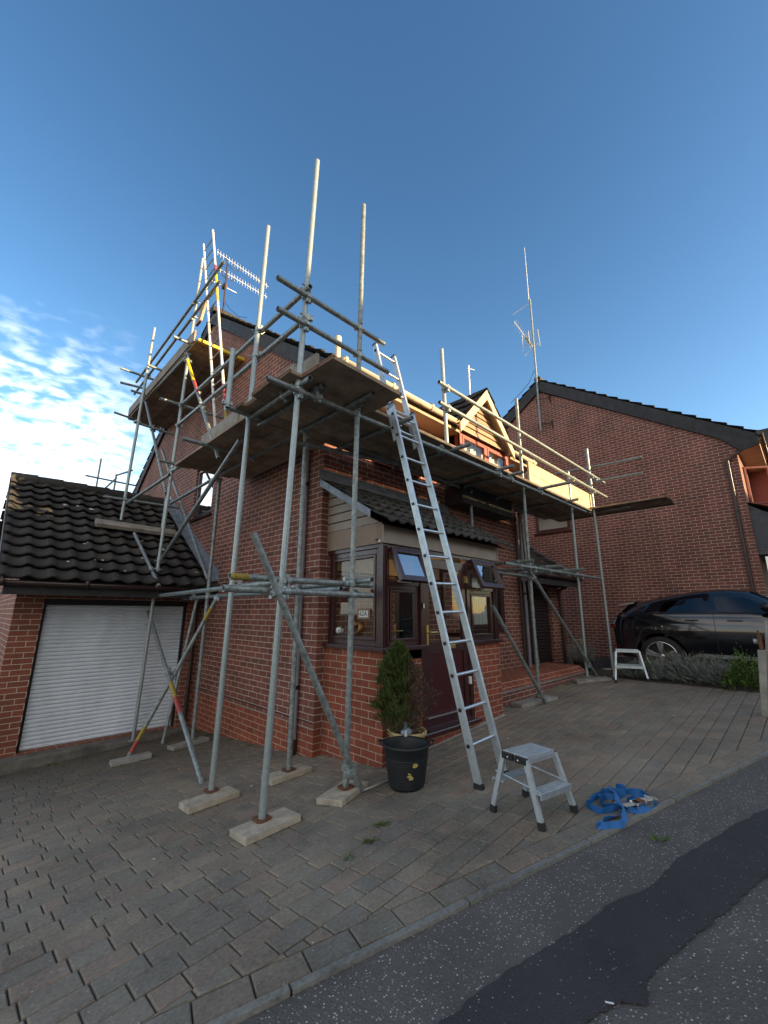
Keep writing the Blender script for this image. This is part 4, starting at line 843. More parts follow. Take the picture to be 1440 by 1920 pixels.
def coupler(pa, da, pb, db, parent):
    """two clamp rings joined back to back, each with its flap bolt"""
    mb = MB().use('galv_new'); ax = (pb-pa); ax = ax.normalized() if ax.length > .01 else da.orthogonal().normalized()
    for p, d, s in ((pa, da, 1), (pb, db, -1)):
        d = d.normalized(); x = (ax-d*ax.dot(d)).normalized(); y = d.cross(x)
        mb.tube(p-d*.025, p+d*.025, RT_+.0055, 14)
        e = p-x*s*.0+y*(RT_+.014)
        mb.M = Matrix.Identity(4); mb.frame(e, u=tuple(y), n=tuple(x), v=tuple(d)); mb.box((-.014, -.018, -.021), (.022, .014, .021)); mb.tube((.006, -.045, 0), (.006, .03, 0), .0055, 6); mb.tube((.006, -.055, 0), (.006, -.038, 0), .011, 6); mb.M = Matrix.Identity(4)
        mb.frame(p-y*(RT_+.007), u=tuple(y), n=tuple(x), v=tuple(d)); mb.box((-.008, -.012, -.018), (.006, .012, .018)); mb.M = Matrix.Identity(4)
    m_ = (pa+pb)/2; mb.frame(m_, u=tuple(ax), n=tuple(ax.orthogonal().normalized()), v=tuple(ax.cross(ax.orthogonal()).normalized())); h = max(.012, (pb-pa).length/2-.018); mb.box((-h, -.017, -.017), (h, .017, .017))
    mb.build('coupler', None, parent)
nc = 0; used = []
for i in range(len(tubes)):
    for j in range(i+1, len(tubes)):
        ki, a, b, oi = tubes[i]; kj, c, d, oj = tubes[j]
        if {ki, kj} <= {'transom', 'ledger'} and random.random() < .35: continue
        r = closest(a, b, c, d)
        if not r or (r[0]-r[1]).length > .115: continue
        if any((r[0]-u).length < .055 for u in used): continue
        used.append(r[0]); coupler(r[0], b-a, r[1], d-c, oj); nc += 1
print('couplers', nc)
def board(mb, a, b, w, th=.038, m='board'):
    """plank between a and b (centre line of its underside)"""
    a, b = Vector(a), Vector(b); d = (b-a).normalized(); s = Vector((0, 0, 1)).cross(d).normalized(); up_ = d.cross(s); j = random.uniform(-.003, .003)
    mb.use(m).frame(a+up_*abs(j), u=tuple(d), n=tuple(s), v=tuple(up_)); L_ = (b-a).length; mb.box((0, -w/2, 0), (L_, w/2, th))
    mb.use('rust'); mb.box((-.001, -w/2-.001, .006), (.025, w/2+.001, th-.004)); mb.box((L_-.025, -w/2-.001, .006), (L_+.001, w/2+.001, th-.004)); mb.M = Matrix.Identity(4)
def planks(name, lst, m='board'):
    for a, b, w_ in lst: mb = MB(); board(mb, a, b, w_, m=m); mb.build(name, None, SC)
Zd = 3.668
lst = []
for k, y in enumerate([-.20, -.425, -.65, -.875, -1.10]):      # front platform, two board lengths
    x0 = -1.30+random.uniform(-.06, .06); xm = 2.6+random.uniform(-.1, .1)
    lst += [((x0, y, Zd), (xm, y, Zd), .213), ((xm+.01, y, Zd), (6.35+random.uniform(0, .1), y, Zd), .213)]
lst += [((-1.17, -1.33, Zd+.002), (-.22, -1.31, Zd), .225), ((-1.16, -1.55, Zd+.002), (-.25, -1.53, Zd), .225)]
for k, x in enumerate([-.16, -.385, -.61, -.835, -1.045]): lst.append(((x, -.08, Zd), (x, 2.2+random.uniform(-.06, .06), Zd), .213))
planks('deck_board', lst)
planks('deck_board', [((6.75+.228*k, -2.55+random.uniform(-.04, .04), 3.80), (6.75+.228*k, .0, 3.80), .225) for k in range(4)])
planks('deck_board', [((-.78+.232*k, 2.78+random.uniform(-.03, .03), 6.245), (-.78+.232*k, 7.15+random.uniform(-.05, .05), 6.245), .220) for k in range(4)])
mb = MB().use('yellow'); mb.box((-.88, 2.70, 6.235), (.04, 2.76, 6.29)); mb.build('board_end', None, SC)
def toe(a, b, h=.222, m='toe'):
    a, b = Vector(a), Vector(b); d = (b-a); n_ = Vector((d.y, -d.x, 0)).normalized(); mb = MB().use(m); mb.frame(a, u=tuple(d.normalized()), n=tuple(n_)); mb.box((0, -.018, 0), (d.length, .018, h)); mb.build('toe_board', None, SC, .003)
toe((-1.02, .42, 3.79), (-1.0, 1.62, 3.79)); toe((-1.03, -.85, 3.83), (-1.03, .35, 3.80)); toe((-1.03, -1.25, 3.72), (-1.04, -.88, 3.72), .26)
toe((-.97, -1.05, 3.74), (-.97, .1, 3.74), .3) if 0 else None
toe((3.75, -1.05, 3.71), (7.0, -1.05, 3.71), .235, 'toe_new'); toe((3.75, -1.05, 3.952), (7.0, -1.05, 3.952), .225, 'toe_new')
toe((-.90, 2.85, 6.29), (-.90, 7.12, 6.29), .225); toe((-.08, .1, 3.70), (-.08, 2.1, 3.70))
# short cross bar on top of the far yellow boarded platform
mb = MB(); board(mb, (-.92, 2.62, 6.50), (-.86, 2.62, 6.93), .2, m='board'); mb.build('deck_board', None, SC)

# pads under the poles
def pad(c, quad, label, m='sole_wood'):
    o = empty('sole_board', (c.x, c.y, gz(c.x, c.y)), label, 'timber pad', 'timber pads under the scaffold poles'); mb = MB().use(m)
    th = .05; top = [G(x, y, th) for x, y in quad]; bot = [G(x, y, .002) for x, y in quad]
    mb.add(bot+top, [(3, 2, 1, 0), (4, 5, 6, 7), (0, 1, 5, 4), (1, 2, 6, 5), (2, 3, 7, 6), (3, 0, 4, 7)]); mb.build('plank', None, o, .004)
    return o
def rq(cx, cy, l, w_, ang):
    c, s = math.cos(R(ang)), math.sin(R(ang)); return [(cx+c*a-s*b, cy+s*a+c*b) for a, b in ((-l/2, -w_/2), (l/2, -w_/2), (l/2, w_/2), (-l/2, w_/2))]
for (cx, cy, l, w_, ang, lab, m) in [
    (-1.235, -1.16, .44, .25, -1, 'nearest pale timber pad under the front corner scaffold pole', 'sole_wood'),
    (-1.25, -.22, .44, .24, -2, 'pale timber pad where the red and yellow banded brace meets a rusty base plate', 'sole_wood'),
    (-.53, -1.19, .42, .25, 18, 'angled pale timber pad under the raking tube in front of the porch side wall', 'sole_wood'),
    (-.51, -.29, .44, .23, -3, 'timber pad with a rusty plate close to the grey downpipe at the house corner', 'sole_wood'),
    (-1.23, 2.2, .44, .22, -8, 'dark weathered timber pad in front of the white garage door', 'grey_wood'),
    (-.5, 2.25, .5, .2, 4, 'thin timber pad against the foot of the gable wall near the brown garage downpipe', 'grey_wood'),
    (3.36, -1.03, .72, .25, -20, 'long timber pad under the poles in front of the brick terrace', 'grey_wood'),
    (5.37, -1.17, .62, .24, -46, 'grey timber pad under the far pole beside the dark planted pot', 'grey_wood'),
    (6.75, -1.12, .4, .22, -40, 'timber pad under the farthest pole behind the small aluminium steps', 'grey_wood')]:
    pad(Vector((cx, cy, 0)), rq(cx, cy, l, w_, ang), lab, m)
mb = MB().use('toe'); a, b = Vector((-1.66, 4.43, 3.03)), Vector((-.31, 4.39, 3.0)); d = (b-a); mb.frame(a, u=tuple(d.normalized()), n=(0, .84, .54), v=(0, -.54, .84)); mb.box((0, -.11, -.02), (d.length, .11, .05)); o = mb.build('timber_plank', None, None, .004); tag(o, 'loose timber plank lying across the dark garage roof tiles under a scaffold pole', 'plank')

# scaffolding of another house behind
o = empty('scaffolding', (-.5, 10.8, 3), 'distant scaffold guard rail showing above the garage roof ridge', 'scaffolding')
for k, a, b in (('standard', (-.72, 10.9, 3.0), (-.72, 10.9, 6.24)), ('guard_rail', (-1.10, 10.5, 5.49), (.75, 10.5, 5.46)), ('standard', (-.32, 10.5, 3.4), (-.32, 10.5, 5.72)), ('brace', (-.62, 10.5, 5.1), (-.3, 10.5, 5.6)), ('standard', (.35, 10.5, 3.4), (.35, 10.5, 5.75)), ('ledger', (-.7, 10.5, 4.2), (.75, 10.5, 4.2)), ('transom', (-.32, 10.4, 5.66), (-.1, 9.6, 5.68))):
    MB().use('galv').tube(a, b, RT_, 10).build(k, None, o)

# ------------------------------------------------------------------ ladders
def stile(mb, a, b, wv, w_=.028, d_=.065):
    a, b = Vector(a), Vector(b); d = (b-a).normalized(); x = Vector(wv).normalized(); y = d.cross(x).normalized(); x = y.cross(d); mb.frame(a, u=tuple(x), n=tuple(y), v=tuple(d)); L_ = (b-a).length
    mb.box((-w_/2, -d_/2, 0), (w_/2, d_/2, L_)); 
    for q in (-.3, 0, .3): mb.box((-w_/2-.0025, d_*q-.006, 0), (w_/2+.0025, d_*q+.006, L_))
    mb.M = Matrix.Identity(4)
LD = empty('extension_ladder', (.3, -2.1, .1), 'long aluminium double extension ladder leaning on the scaffold in front of the porch', 'ladder')
F0, T0 = Vector((.15, -2.1, .115)), Vector((-.03, -1.05, 4.69)); R0 = Vector((.53, -2.11, .13)); RT1 = Vector((.335, -1.04, 4.66))
dl = (T0-F0).normalized(); dr = (RT1-R0).normalized(); LL = (T0-F0).length; acr = (R0-F0).normalized(); back = Vector((0, .045, .01))
sec = empty('lower_section', tuple(F0), 'x', 'x'); del sec['label'], sec['category']; setp(sec, LD)
def ladder_part(name, parent, s0, s1, off, wid, r0):
    """stiles and rungs between distances s0 and s1 up the ladder"""
    for P, dd, q in ((F0, dl, 1), (R0, dr, -1)):
        mb = MB().use('alu'); stile(mb, P+dd*s0+off+acr*wid*q, P+dd*s1+off+acr*wid*q, acr); mb.build('stile', None, parent)
        mb = MB().use('black'); stile(mb, P+dd*(s1)+off+acr*wid*q, P+dd*(s1+.02)+off+acr*wid*q, acr, .034, .07); mb.build('end_cap', None, parent)
        if s0 == 0:
            mb = MB().use('rubber').frame(tuple(P+off)); mb.box((-.02, -.045, -.012), (.02, .045, .035)); mb.build('rubber_foot', None, parent, .008)
    s = s0+r0
    while s < s1-.05:
        a, b = F0+dl*s+off+acr*wid, R0+dr*s+off-acr*wid
        mb = MB().use('alu_rung').tube(a-acr*.018, b+acr*.018, .0145, 10); mb.build('rung', None, parent)
        mb = MB().use('black').tube(a-acr*.024, a-acr*.014, .0165, 10); mb.tube(b+acr*.014, b+acr*.024, .0165, 10); mb.build('rung_plug', None, parent); s += .2805
ladder_part('lower', sec, 0, 3.80, Vector(), 0, .306)
sec2 = empty('upper_section', tuple(T0), 'x', 'x'); del sec2['label'], sec2['category']; setp(sec2, LD)
ladder_part('upper', sec2, 3.33, 4.70, back*1.2, .008, .16)
mb = MB().use('galv'); 
for P, dd, q in ((F0, dl, 1), (R0, dr, -1)): p = P+dd*3.78; mb = MB().use('galv'); mb.frame(p, u=(1, 0, 0)); mb.box((-.018, -.034, -.02), (.018, .07, .02)); mb.build('bracket', None, LD)
# access ladder up to the high platform
LD2 = empty('pole_ladder', (-1.2, .5, 3.75), 'white painted pole ladder with red and yellow bands climbing to the highest platform', 'ladder')
A0, B0 = Vector((-.93, 1.55, 3.72)), Vector((-.70, 1.35, 3.72))
L2S = [((-.75, 1.64, 3.72), (-.75, 3.53, 9.04), []), ((-.75, 1.28, 3.72), (-.75, 3.07, 9.05), [[.10, .16, 'mustard'], [.16, .24, 'red'], [.60, .74, 'yellow'], [.74, .79, 'red']])]
for i, (p, q, bands) in enumerate(L2S):
    mb = MB().use('white_steel').tube(p, q, .022, 12)
    for t0, t1, c in bands: mb.use(c).tube(Vector(p).lerp(Vector(q), t0), Vector(p).lerp(Vector(q), t1), .0228, 12, caps=False)
    mb.build('stile', None, LD2)
for k in range(17):
    t = (k+.6)/17.4; a, b = Vector(L2S[0][0]).lerp(Vector(L2S[0][1]), t), Vector(L2S[1][0]).lerp(Vector(L2S[1][1]), t)
    MB().use('galv').tube(a, b, .011, 8).build('rung', None, LD2)

# ------------------------------------------------------------------ aerials
AE = empty('aerial', (.1, 4.35, 8.0), 'twin long yagi television aerials on a brown pole at the house ridge', 'aerial')
mb = MB().use('brown_plastic').tube((.1, 4.3, 7.4), (.1, 4.4, 9.72), .02, 8); mb.tube((.1, 4.3, 7.9), (-.05, 4.3, 7.9), .015, 6); mb.build('mast', None, AE)
def yagi(a, b, n_, par, h=.1, r0=.0065):
    a, b = Vector(a), Vector(b); mb = MB().use('white_steel').tube(a, b, r0, 6)
    for k in range(n_): c = a.lerp(b, (k+.3)/n_); mb.tube(c-Vector((0, .012, h)), c+Vector((0, .012, h)), .005, 5)
    mb.build('yagi', None, par)
yagi((-.14, 4.5, 10.0), (1.25, 4.5, 9.88), 19, AE); yagi((-.03, 4.5, 9.57), (1.25, 4.5, 9.55), 18, AE)
mb = MB().use('white_steel').tube((-.17, 4.5, 9.14), (.43, 4.5, 9.18), .012, 6); mb.use('rust').box((.08, 4.42, 9.1), (.16, 4.54, 9.2)); mb.build('crossbar', None, AE)
mb = MB().use('brown_plastic').path([(.0, 4.5, 9.55), (.05, 4.46, 9.4), (.2, 4.42, 9.36), (.3, 4.46, 9.42), (.36, 4.5, 9.55)], .009, 5); mb.build('bracket', None, AE); mb = MB().use('brown_plastic'); mb.path([(.1, 4.5, 9.98), (.12, 4.46, 9.8), (.25, 4.42, 9.7), (.4, 4.46, 9.78), (.5, 4.5, 9.93)], .009, 5); mb.build('bracket', None, AE)
mb = MB().use('cable').path([(.1, 4.3, 8.6), (.2, 4.2, 8.4), (.35, 4.05, 8.2), (.4, 3.7, 8.0)], .006, 5); mb.build('cable', None, AE)
AE = empty('aerial', (9.2, .95, 7.3), 'very tall thin aerial pole with a grid television aerial fixed to the neighbouring gable', 'aerial')
mb = MB().use('galv').tube((9.18, .96, 7.2), (9.18, .92, 12.15), .032, 10, r2=.028); mb.use('white_steel').tube((9.18, .96, 12.05), (9.18, .94, 14.35), .016, 8, r2=.009); mb.build('mast', None, AE)
for z in (7.42, 8.3):
    mb = MB().use('black'); mb.path([(9.29, .62, z-.2), (9.29, .62, z+.1), (9.27, .64, z), (9.18, .96, z), (9.2, 1.02, z), (9.31, 1.1, z)], .013, 6); mb.build('bracket', None, AE)
mb = MB().use('black').path([(9.18+.0, 1.08+.12*math.cos(t), 7.4+.12*math.sin(t)) for t in [i*.4 for i in range(17)]], .008, 5); mb.build('cable', None, AE)
mb = MB().use('white_steel'); c = Vector((9.15, .95, 10.22))
for i in range(9): t = i/8; mb.tube(c+Vector((-.12-.01*i, .30-.01*i, .0+.065*i)), c+Vector((.03, -.24, .02+.075*i)), .006, 4)
for q in (-.24, .05, .30): mb.tube(c+Vector((-.12*(q > 0), q, -.05)), c+Vector((-.16*(q > 0), q*.9, .6)), .008, 4)
mb.tube(c, c+Vector((-.06, .3, -.2)), .01, 4); mb.tube(c, c+Vector((0, -.24, .1)), .01, 4); mb.build('reflector_grid', None, AE)
mb = MB().use('white_steel'); e = c+Vector((-.45, .38, .98))
mb.tube(c, e, .014, 6)
for k in range(7): p = c.lerp(e, .35+.1*k); mb.tube(p+Vector((-.06, -.09, .03)), p+Vector((.06, .09, -.03)), .007, 4)
mb.use('mustard').tube(c.lerp(e, .1), c.lerp(e, .4), .03, 6); mb.build('yagi', None, AE)
mb = MB().use('white_steel').tube((9.18, .95, 12.0), (9.0, 1.5, 11.75), .012, 5); mb.use('cable').path([(9.16, .98, 9.4), (9.14, 1.2, 9.0), (9.12, 1.5, 8.75), (9.12, 1.9, 8.5)], .008, 4); mb.build('wire', None, AE)
AE = empty('aerial', (4.8, .75, 5.6), 'small bare mast standing up from the roof behind the timber clad dormer', 'aerial')
MB().use('white_steel').tube((4.8, .755, 5.55), (4.8, .75, 7.44), .022, 8).build('mast', None, AE); MB().use('white_steel').tube((4.76, .75, 7.35), (4.95, .68, 7.36), .01, 6).build('crossbar', None, AE)

# ------------------------------------------------------------------ folding steps
def steps(name, c, ang, h, sx, sy, tx, ty, label, grp):
    E_ = empty(name, (c[0], c[1], gz(*c)), label, 'step stool', grp); u = Vector((math.cos(R(ang)), math.sin(R(ang)), 0)); v = Vector((-u.y, u.x, 0)); base = Vector((c[0], c[1], 0))
    def P(a, b, z): p = base+u*a+v*b; return Vector((p.x, p.y, z+gz(p.x, p.y)*(1-z/h)+gz(*c)*(z/h)))
    mb = MB().use('alu'); p0 = P(0, 0, h); mb.frame(p0, u=tuple(u), n=tuple(v)); mb.box((-tx/2, -ty/2, -.012), (tx/2, ty/2, .0)); 
    for k in range(9): q = -ty/2+.01+k*(ty-.02)/9; mb.box((-tx/2+.004, q, .0), (tx/2-.004, q+.01, .003))
    mb.box((-tx/2+.01, -ty/2-.002, -.045), (tx/2-.01, -ty/2+.016, -.012)); mb.box((-tx/2+.01, ty/2-.016, -.045), (tx/2-.01, ty/2+.002, -.012)); mb.build('top_plate', None, E_, .002)
    for sg in (-1, 1):
        mb = MB().use('black').frame(p0, u=tuple(u), n=tuple(v)); mb.box((sg*(tx/2-.004), -ty/2, -.05), (sg*(tx/2+.018), -.01, -.006)); mb.box((sg*(tx/2-.004), .01, -.05), (sg*(tx/2+.018), ty/2, -.006)); mb.use('white').tube((sg*(tx/2+.019), -.04, -.03), (sg*(tx/2+.021), -.04, -.03), .006, 6); mb.tube((sg*(tx/2+.019), .05, -.03), (sg*(tx/2+.021), .05, -.03), .006, 6); mb.build('hinge', None, E_, .006)
        for sy_ in (-1, 1):
            a, b = P(sg*(tx/2-.0), sy_*(ty/2-.01), h-.02), P(sg*sx/2, sy_*sy/2, .02)
            mb = MB().use('alu'); stile(mb, b, a, u, .022, .036); lg = mb.build('leg', None, E_)
            mb = MB().use('rubber'); stile(mb, b-Vector((0, 0, .02)), b.lerp(a, .07), u, .03, .044); mb.build('rubber_foot', None, lg)
    for sy_ in (-1, 1):
        t = .5; y_ = sy_*(sy/2*t+(ty/2)*(1-t)); x_ = (sx/2*t+(tx/2)*(1-t)); p = P(0, y_, h*.5); mb = MB().use('alu').frame(p, u=tuple(u), n=tuple(v)); mb.box((-x_, -.055 if sy_ < 0 else -.045, -.01), (x_, .045 if sy_ < 0 else .055, 0))
        for k in range(4): q = -.045+k*.024; mb.box((-x_+.004, q, .0), (x_-.004, q+.01, .0025))
        mb.box((-x_, sy_*.05-.004, -.035), (x_, sy_*.05+.004, -.01)); mb.build('step', None, E_)
    mb = MB().use('alu'); mb.tube(P(tx*.48, -ty*.9, h*.52), P(tx*.48, ty*.9, h*.62), .006, 6); mb.tube(P(-tx*.48, -ty*.9, h*.52), P(-tx*.48, ty*.9, h*.62), .006, 6); mb.build('spreader', None, E_)
    return E_
steps('step_stool', (-.01, -2.645), -11, .395, .36, .41, .31, .21, 'small folding aluminium step stool with a silver top plate in the foreground by the ladder', 'folding aluminium steps')
steps('step_stool', (5.52, -1.78), -68, .53, .50, .36, .36, .20, 'distant silver folding steps at the edge of the planted bed by the black car', 'folding aluminium steps')

# ------------------------------------------------------------------ pot, conifer, bucket, hose
PT = empty('plant_pot', (.2, -1.27, .03), 'yellow glazed plant pot holding the half brown conifer beside the porch corner', 'plant pot')
mat('pot_yellow', (.45, .33, .14), .35, 0, noise=.3, nscale=7)
g0 = gz(.2, -1.27)
mb = MB().use('pot_yellow').lathe([(.115, 0), (.125, .01), (.165, .28), (.175, .31), (.192, .325), (.195, .35), (.185, .362), (.165, .355), (.158, .31), (.15, .29)], 36, (.2, -1.27, g0)); mb.build('pot', None, PT)
mb = MB().use('soil').lathe([(.001, .325), (.08, .322), (.157, .31)], 20, (.2, -1.27, g0), cap=False); mb.build('compost', None, PT)
CF = empty('conifer', (.2, -1.27, .35), 'dwarf conifer, half green and half dead brown, growing in the yellow pot', 'shrub')
def leafmat(name, a, b, c=None):
    m = bpy.data.materials.new(name); m.use_nodes = True; MATS[name] = m; t = m.node_tree; bs = t.nodes['Principled BSDF']; bs.inputs['Roughness'].default_value = .75; bs.inputs['Specular IOR Level'].default_value = .2
    g = t.nodes.new('ShaderNodeNewGeometry'); cr = t.nodes.new('ShaderNodeValToRGB'); t.links.new(g.outputs['Random Per Island'], cr.inputs[0]); cr.color_ramp.elements[0].color = (*a, 1); cr.color_ramp.elements[1].color = (*b, 1)
    if c: e = cr.color_ramp.elements.new(.85); e.color = (*c, 1)
    t.links.new(cr.outputs[0], bs.inputs['Base Color']); return m
leafmat('conifer_green', (.025, .045, .012), (.10, .13, .035)); leafmat('conifer_brown', (.05, .036, .026), (.16, .105, .075)); leafmat('lavender', (.08, .12, .08), (.22, .27, .20), (.22, .21, .22)); leafmat('leaf_green', (.035, .07, .02), (.11, .17, .04)); leafmat('dry_grass', (.10, .08, .05), (.22, .17, .10))
def blade(mb, p, d, l, w_, smooth=False):
    d = Vector(d).normalized(); s = d.cross(Vector((random.uniform(-1, 1), random.uniform(-1, 1), random.uniform(-.3, .3)))).normalized()*w_; p = Vector(p)
    mb.add([p-s*.5, p+d*l*.5-s, p+d*l, p+d*l*.5+s, p+s*.5], [(0, 1, 2, 3, 4)])
base = Vector((.17, -1.27, g0+.33)); lean = Vector((-.06, 0, 0)); side_ = Vector((.72, -.69, 0))     # right in the photo
green, brown = MB().use('conifer_green'), MB().use('conifer_brown')
for k in range(2100):
    t = random.random()**.8; ang = random.uniform(0, 2*math.pi); hz = t*.83; prof = (.085+.145*math.sin(min(1, t*1.7+.12)*math.pi*.62))*(1-t**3.2)+.01; rr = prof*(1+.30*math.sin(ang*3+t*9)+.25*math.sin(ang*7+t*17)+.2*math.sin(ang*5-t*31))*(random.uniform(.35, 1)**.5)
    off = Vector((math.cos(ang), math.sin(ang), 0))*rr; p = base+lean*t*1.5+off+Vector((0, 0, hz)); sd_ = off.dot(side_)
    isb = sd_ > .045+.06*(t-.35)+random.uniform(-.03, .03) or (t < .16 and random.random() < .75); tgt = brown if isb else green
    if isb and t > .80: continue
    up_d = Vector((math.cos(ang)*.55, math.sin(ang)*.55, 1.0))
    for q in range(9 if not isb else 6): blade(tgt, p+Vector([random.uniform(-.02, .02) for _ in range(3)]), up_d+Vector([random.uniform(-.6, .6) for _ in range(3)]), random.uniform(.02, .05), .0042 if not isb else .0034)
green.build('foliage', None, CF); brown.build('dead_foliage', None, CF)
mb = MB().use('rust'); mb.path([(.2, -1.27, g0+.3), (.19, -1.27, g0+.55), (.14, -1.26, g0+.95)], [.014, .010, .004], 6)
for k in range(26): z = g0+.34+random.uniform(0, .5); a = random.uniform(0, 6.3); mb.path([(.19, -1.27, z), (.19+.07*math.cos(a), -1.27+.07*math.sin(a), z+.09), (.18+.12*math.cos(a), -1.27+.12*math.sin(a), z+.22)], [.005, .004, .002], 4)
mb.build('trunk', None, CF)
mat('bag', (.25, .30, .36), .4, noise=.4, nscale=30)
OR = empty('ornament', (.07, -1.36, .4), 'crumpled blue grey bag with a white tag tucked on the soil of the yellow pot', 'bag')
mb = MB().use('bag').ball((.08, -1.37, g0+.375), .055, 16, 10, (1.1, .9, .8)); mb.ball((.05, -1.38, g0+.44), .022, 8, 6, (1, 1, 1.3))
mb.v = [v+Vector([random.uniform(-.004, .004) for _ in range(3)]) for v in mb.v]; mb.build('bag', None, OR); mb = MB().use('white').box((.0, -1.425, g0+.36), (.025, -1.42, g0+.41)); mb.build('tag', None, OR)
BK = empty('bucket', (-.1, -1.53, .04), 'black ribbed rubber bucket with yellow paint splashes standing in front of the conifer pot', 'bucket')
mat('bucket_black', (.012, .014, .018), .5, 0, noise=.3, nscale=12); c = (-.10, -1.53, gz(-.1, -1.53)+.003)
prof = [(.001, 0), (.145, 0), (.15, .012)]; k = 0
while .02+k*.017 < .24: z = .02+k*.017; prof += [(.151+z*.15, z), (.1545+z*.15, z+.005), (.1515+z*.15, z+.011)]; k += 1
prof += [(.19, .25), (.197, .315), (.207, .325), (.208, .342), (.2, .345), (.190, .32), (.18, .2), (.14, .02), (.001, .015)]
MB().use('bucket_black').lathe(prof, 40, c, cap=False).build('tub', None, BK)
mb = MB().use('bucket_black')
for s in (-1, 1): e = Vector(c)+Vector((.72, -.69, 0))*s*.2+Vector((0, 0, .335)); o_ = Vector((.72, -.69, 0))*s; q = Vector((.69, .72, 0)); mb.path([e-q*.06, e-q*.05+o_*.03+Vector((0, 0, .015)), e+o_*.045+Vector((0, 0, .02)), e+q*.05+o_*.03+Vector((0, 0, .015)), e+q*.06], .009, 6)
mb.build('handle', None, BK)
mat('splash', (.42, .34, .10), .6); mb = MB().use('splash'); vd = Vector((-.72, -.69, 0)).normalized()
for (a, z, r) in ((.38, .215, .026), (.36, .205, .02), (.12, .13, .022), (.17, .115, .022), (.10, .15, .015), (.42, .22, .014)):
    ang = math.atan2(vd.y, vd.x)+a; rad = .158+z*.15; q = []
    for i in range(8): t = i*math.pi/4; da = r*math.cos(t)*random.uniform(.6, 1.2)/rad; zz = z+r*.7*math.sin(t)*random.uniform(.5, 1.1); rr = .158+zz*.15; q.append((c[0]+rr*math.cos(ang+da), c[1]+rr*math.sin(ang+da), c[2]+zz))
    mb.add(q, [tuple(range(8))])
mb.build('paint_splash', None, BK)
mb = MB().use('grey_wood'); o = mb.path([G(-.42, -1.27, .012), G(-.3, -1.30, .015), G(-.1, -1.31, .013), G(.02, -1.24, .013)], .011, 8).build('hose', None); tag(o, 'short pale hose end lying between the raking scaffold foot and black bucket', 'hose')

# ------------------------------------------------------------------ blue ratchet strap
ST = empty('ratchet_strap', (.4, -3.1, .2), 'heap of blue webbing strap with a metal ratchet dumped at the kerb', 'strap')
mat('webbing', (.012, .13, .38), .6, 0, noise=.35, nscale=60, stretch=(1, 1, 30)); mat('strap_cream', (.42, .40, .34), .6, noise=.3, nscale=30)
STRAPS=[([(0.249,-2.915,0.185),(0.305,-2.924,0.188),(0.388,-2.932,0.193),(0.474,-2.941,0.198),(0.519,-2.972,0.203),(0.542,-3.011,0.208),(0.556,-3.061,0.213),(0.590,-3.096,0.218),(0.601,-3.163,0.225),(0.557,-3.225,0.228),(0.490,-3.281,0.230)],(0.1, -0.1),"webbing","webbing"),
([(0.249,-2.915,0.185),(0.206,-2.967,0.187),(0.179,-3.020,0.191),(0.205,-3.063,0.196),(0.245,-3.092,0.201),(0.303,-3.108,0.205)],(-0.1, 0.2),"webbing","webbing"),
([(0.410,-2.971,0.198),(0.359,-2.973,0.196),(0.302,-3.005,0.196),(0.278,-3.048,0.198),(0.294,-3.094,0.203),(0.330,-3.134,0.209),(0.349,-3.186,0.214),(0.368,-3.238,0.220),(0.434,-3.270,0.226),(0.472,-3.293,0.230)],(0.2, 0.4),"webbing","webbing"),
([(0.557,-3.010,0.239),(0.390,-3.081,0.267),(0.291,-3.131,0.266),(0.224,-3.170,0.256),(0.192,-3.195,0.227),(0.147,-3.205,0.206),(0.062,-3.202,0.201),(0.021,-3.168,0.196),(-0.012,-3.131,0.191),(-0.033,-3.082,0.186)],(1.2, 0.3),"webbing","webbing"),
([(-0.035,-3.079,0.185),(0.022,-3.088,0.189),(0.105,-3.102,0.194),(0.186,-3.126,0.201),(0.210,-3.129,0.202)],(0.2, 0.9),"webbing","webbing"),
([(0.589,-3.009,0.230),(0.594,-3.044,0.234),(0.604,-3.073,0.217),(0.526,-3.079,0.213),(0.454,-3.046,0.207),(0.423,-2.993,0.201),(0.362,-2.977,0.196)],(0.0, 0.3),"webbing","webbing"),
([(0.490,-3.281,0.230),(0.521,-3.250,0.229),(0.518,-3.201,0.224),(0.492,-3.157,0.219),(0.433,-3.122,0.213)],(0.2, 0.0),"webbing","webbing"),
([(0.462,-3.295,0.230),(0.354,-3.273,0.222),(0.300,-3.239,0.216),(0.289,-3.202,0.213),(0.292,-3.169,0.210)],(0.8, 0.5),"webbing","webbing")]
RATCH=(0.380,-3.228,0.230)

def ribbon(name, pts, w_, tilt, m):
    mb = MB().use(m); P_ = [Vector(p) for p in pts]; Q_ = []
    for i in range(len(P_)-1):           # smooth the path
        p0, p1, p2, p3 = P_[max(i-1, 0)], P_[i], P_[i+1], P_[min(i+2, len(P_)-1)]
        for k in range(6):
            t = k/6; Q_.append(.5*((2*p1)+(p2-p0)*t+(2*p0-5*p1+4*p2-p3)*t*t+(3*p1-p0-3*p2+p3)*t**3))
    Q_.append(P_[-1]); vs = []
    for i, p in enumerate(Q_):
        d = (Q_[min(i+1, len(Q_)-1)]-Q_[max(i-1, 0)]).normalized(); s_ = d.cross(Vector((0, 0, 1))).normalized(); tl = tilt[0]+(tilt[1]-tilt[0])*i/len(Q_)+.25*math.sin(i*.5)
        up_ = (Vector((0, 0, 1))*math.cos(tl)+s_*math.sin(tl)).normalized(); vs += [p-up_*w_*.0, p+up_*w_]
    mb.add(vs, [(2*i, 2*i+2, 2*i+3, 2*i+1) for i in range(len(Q_)-1)], False); o = mb.build(name, None, ST); md = o.modifiers.new('s', 'SOLIDIFY'); md.thickness = .003; return o
for pts, tl, m, nm in STRAPS: ribbon(nm, pts, .042, tl, m)
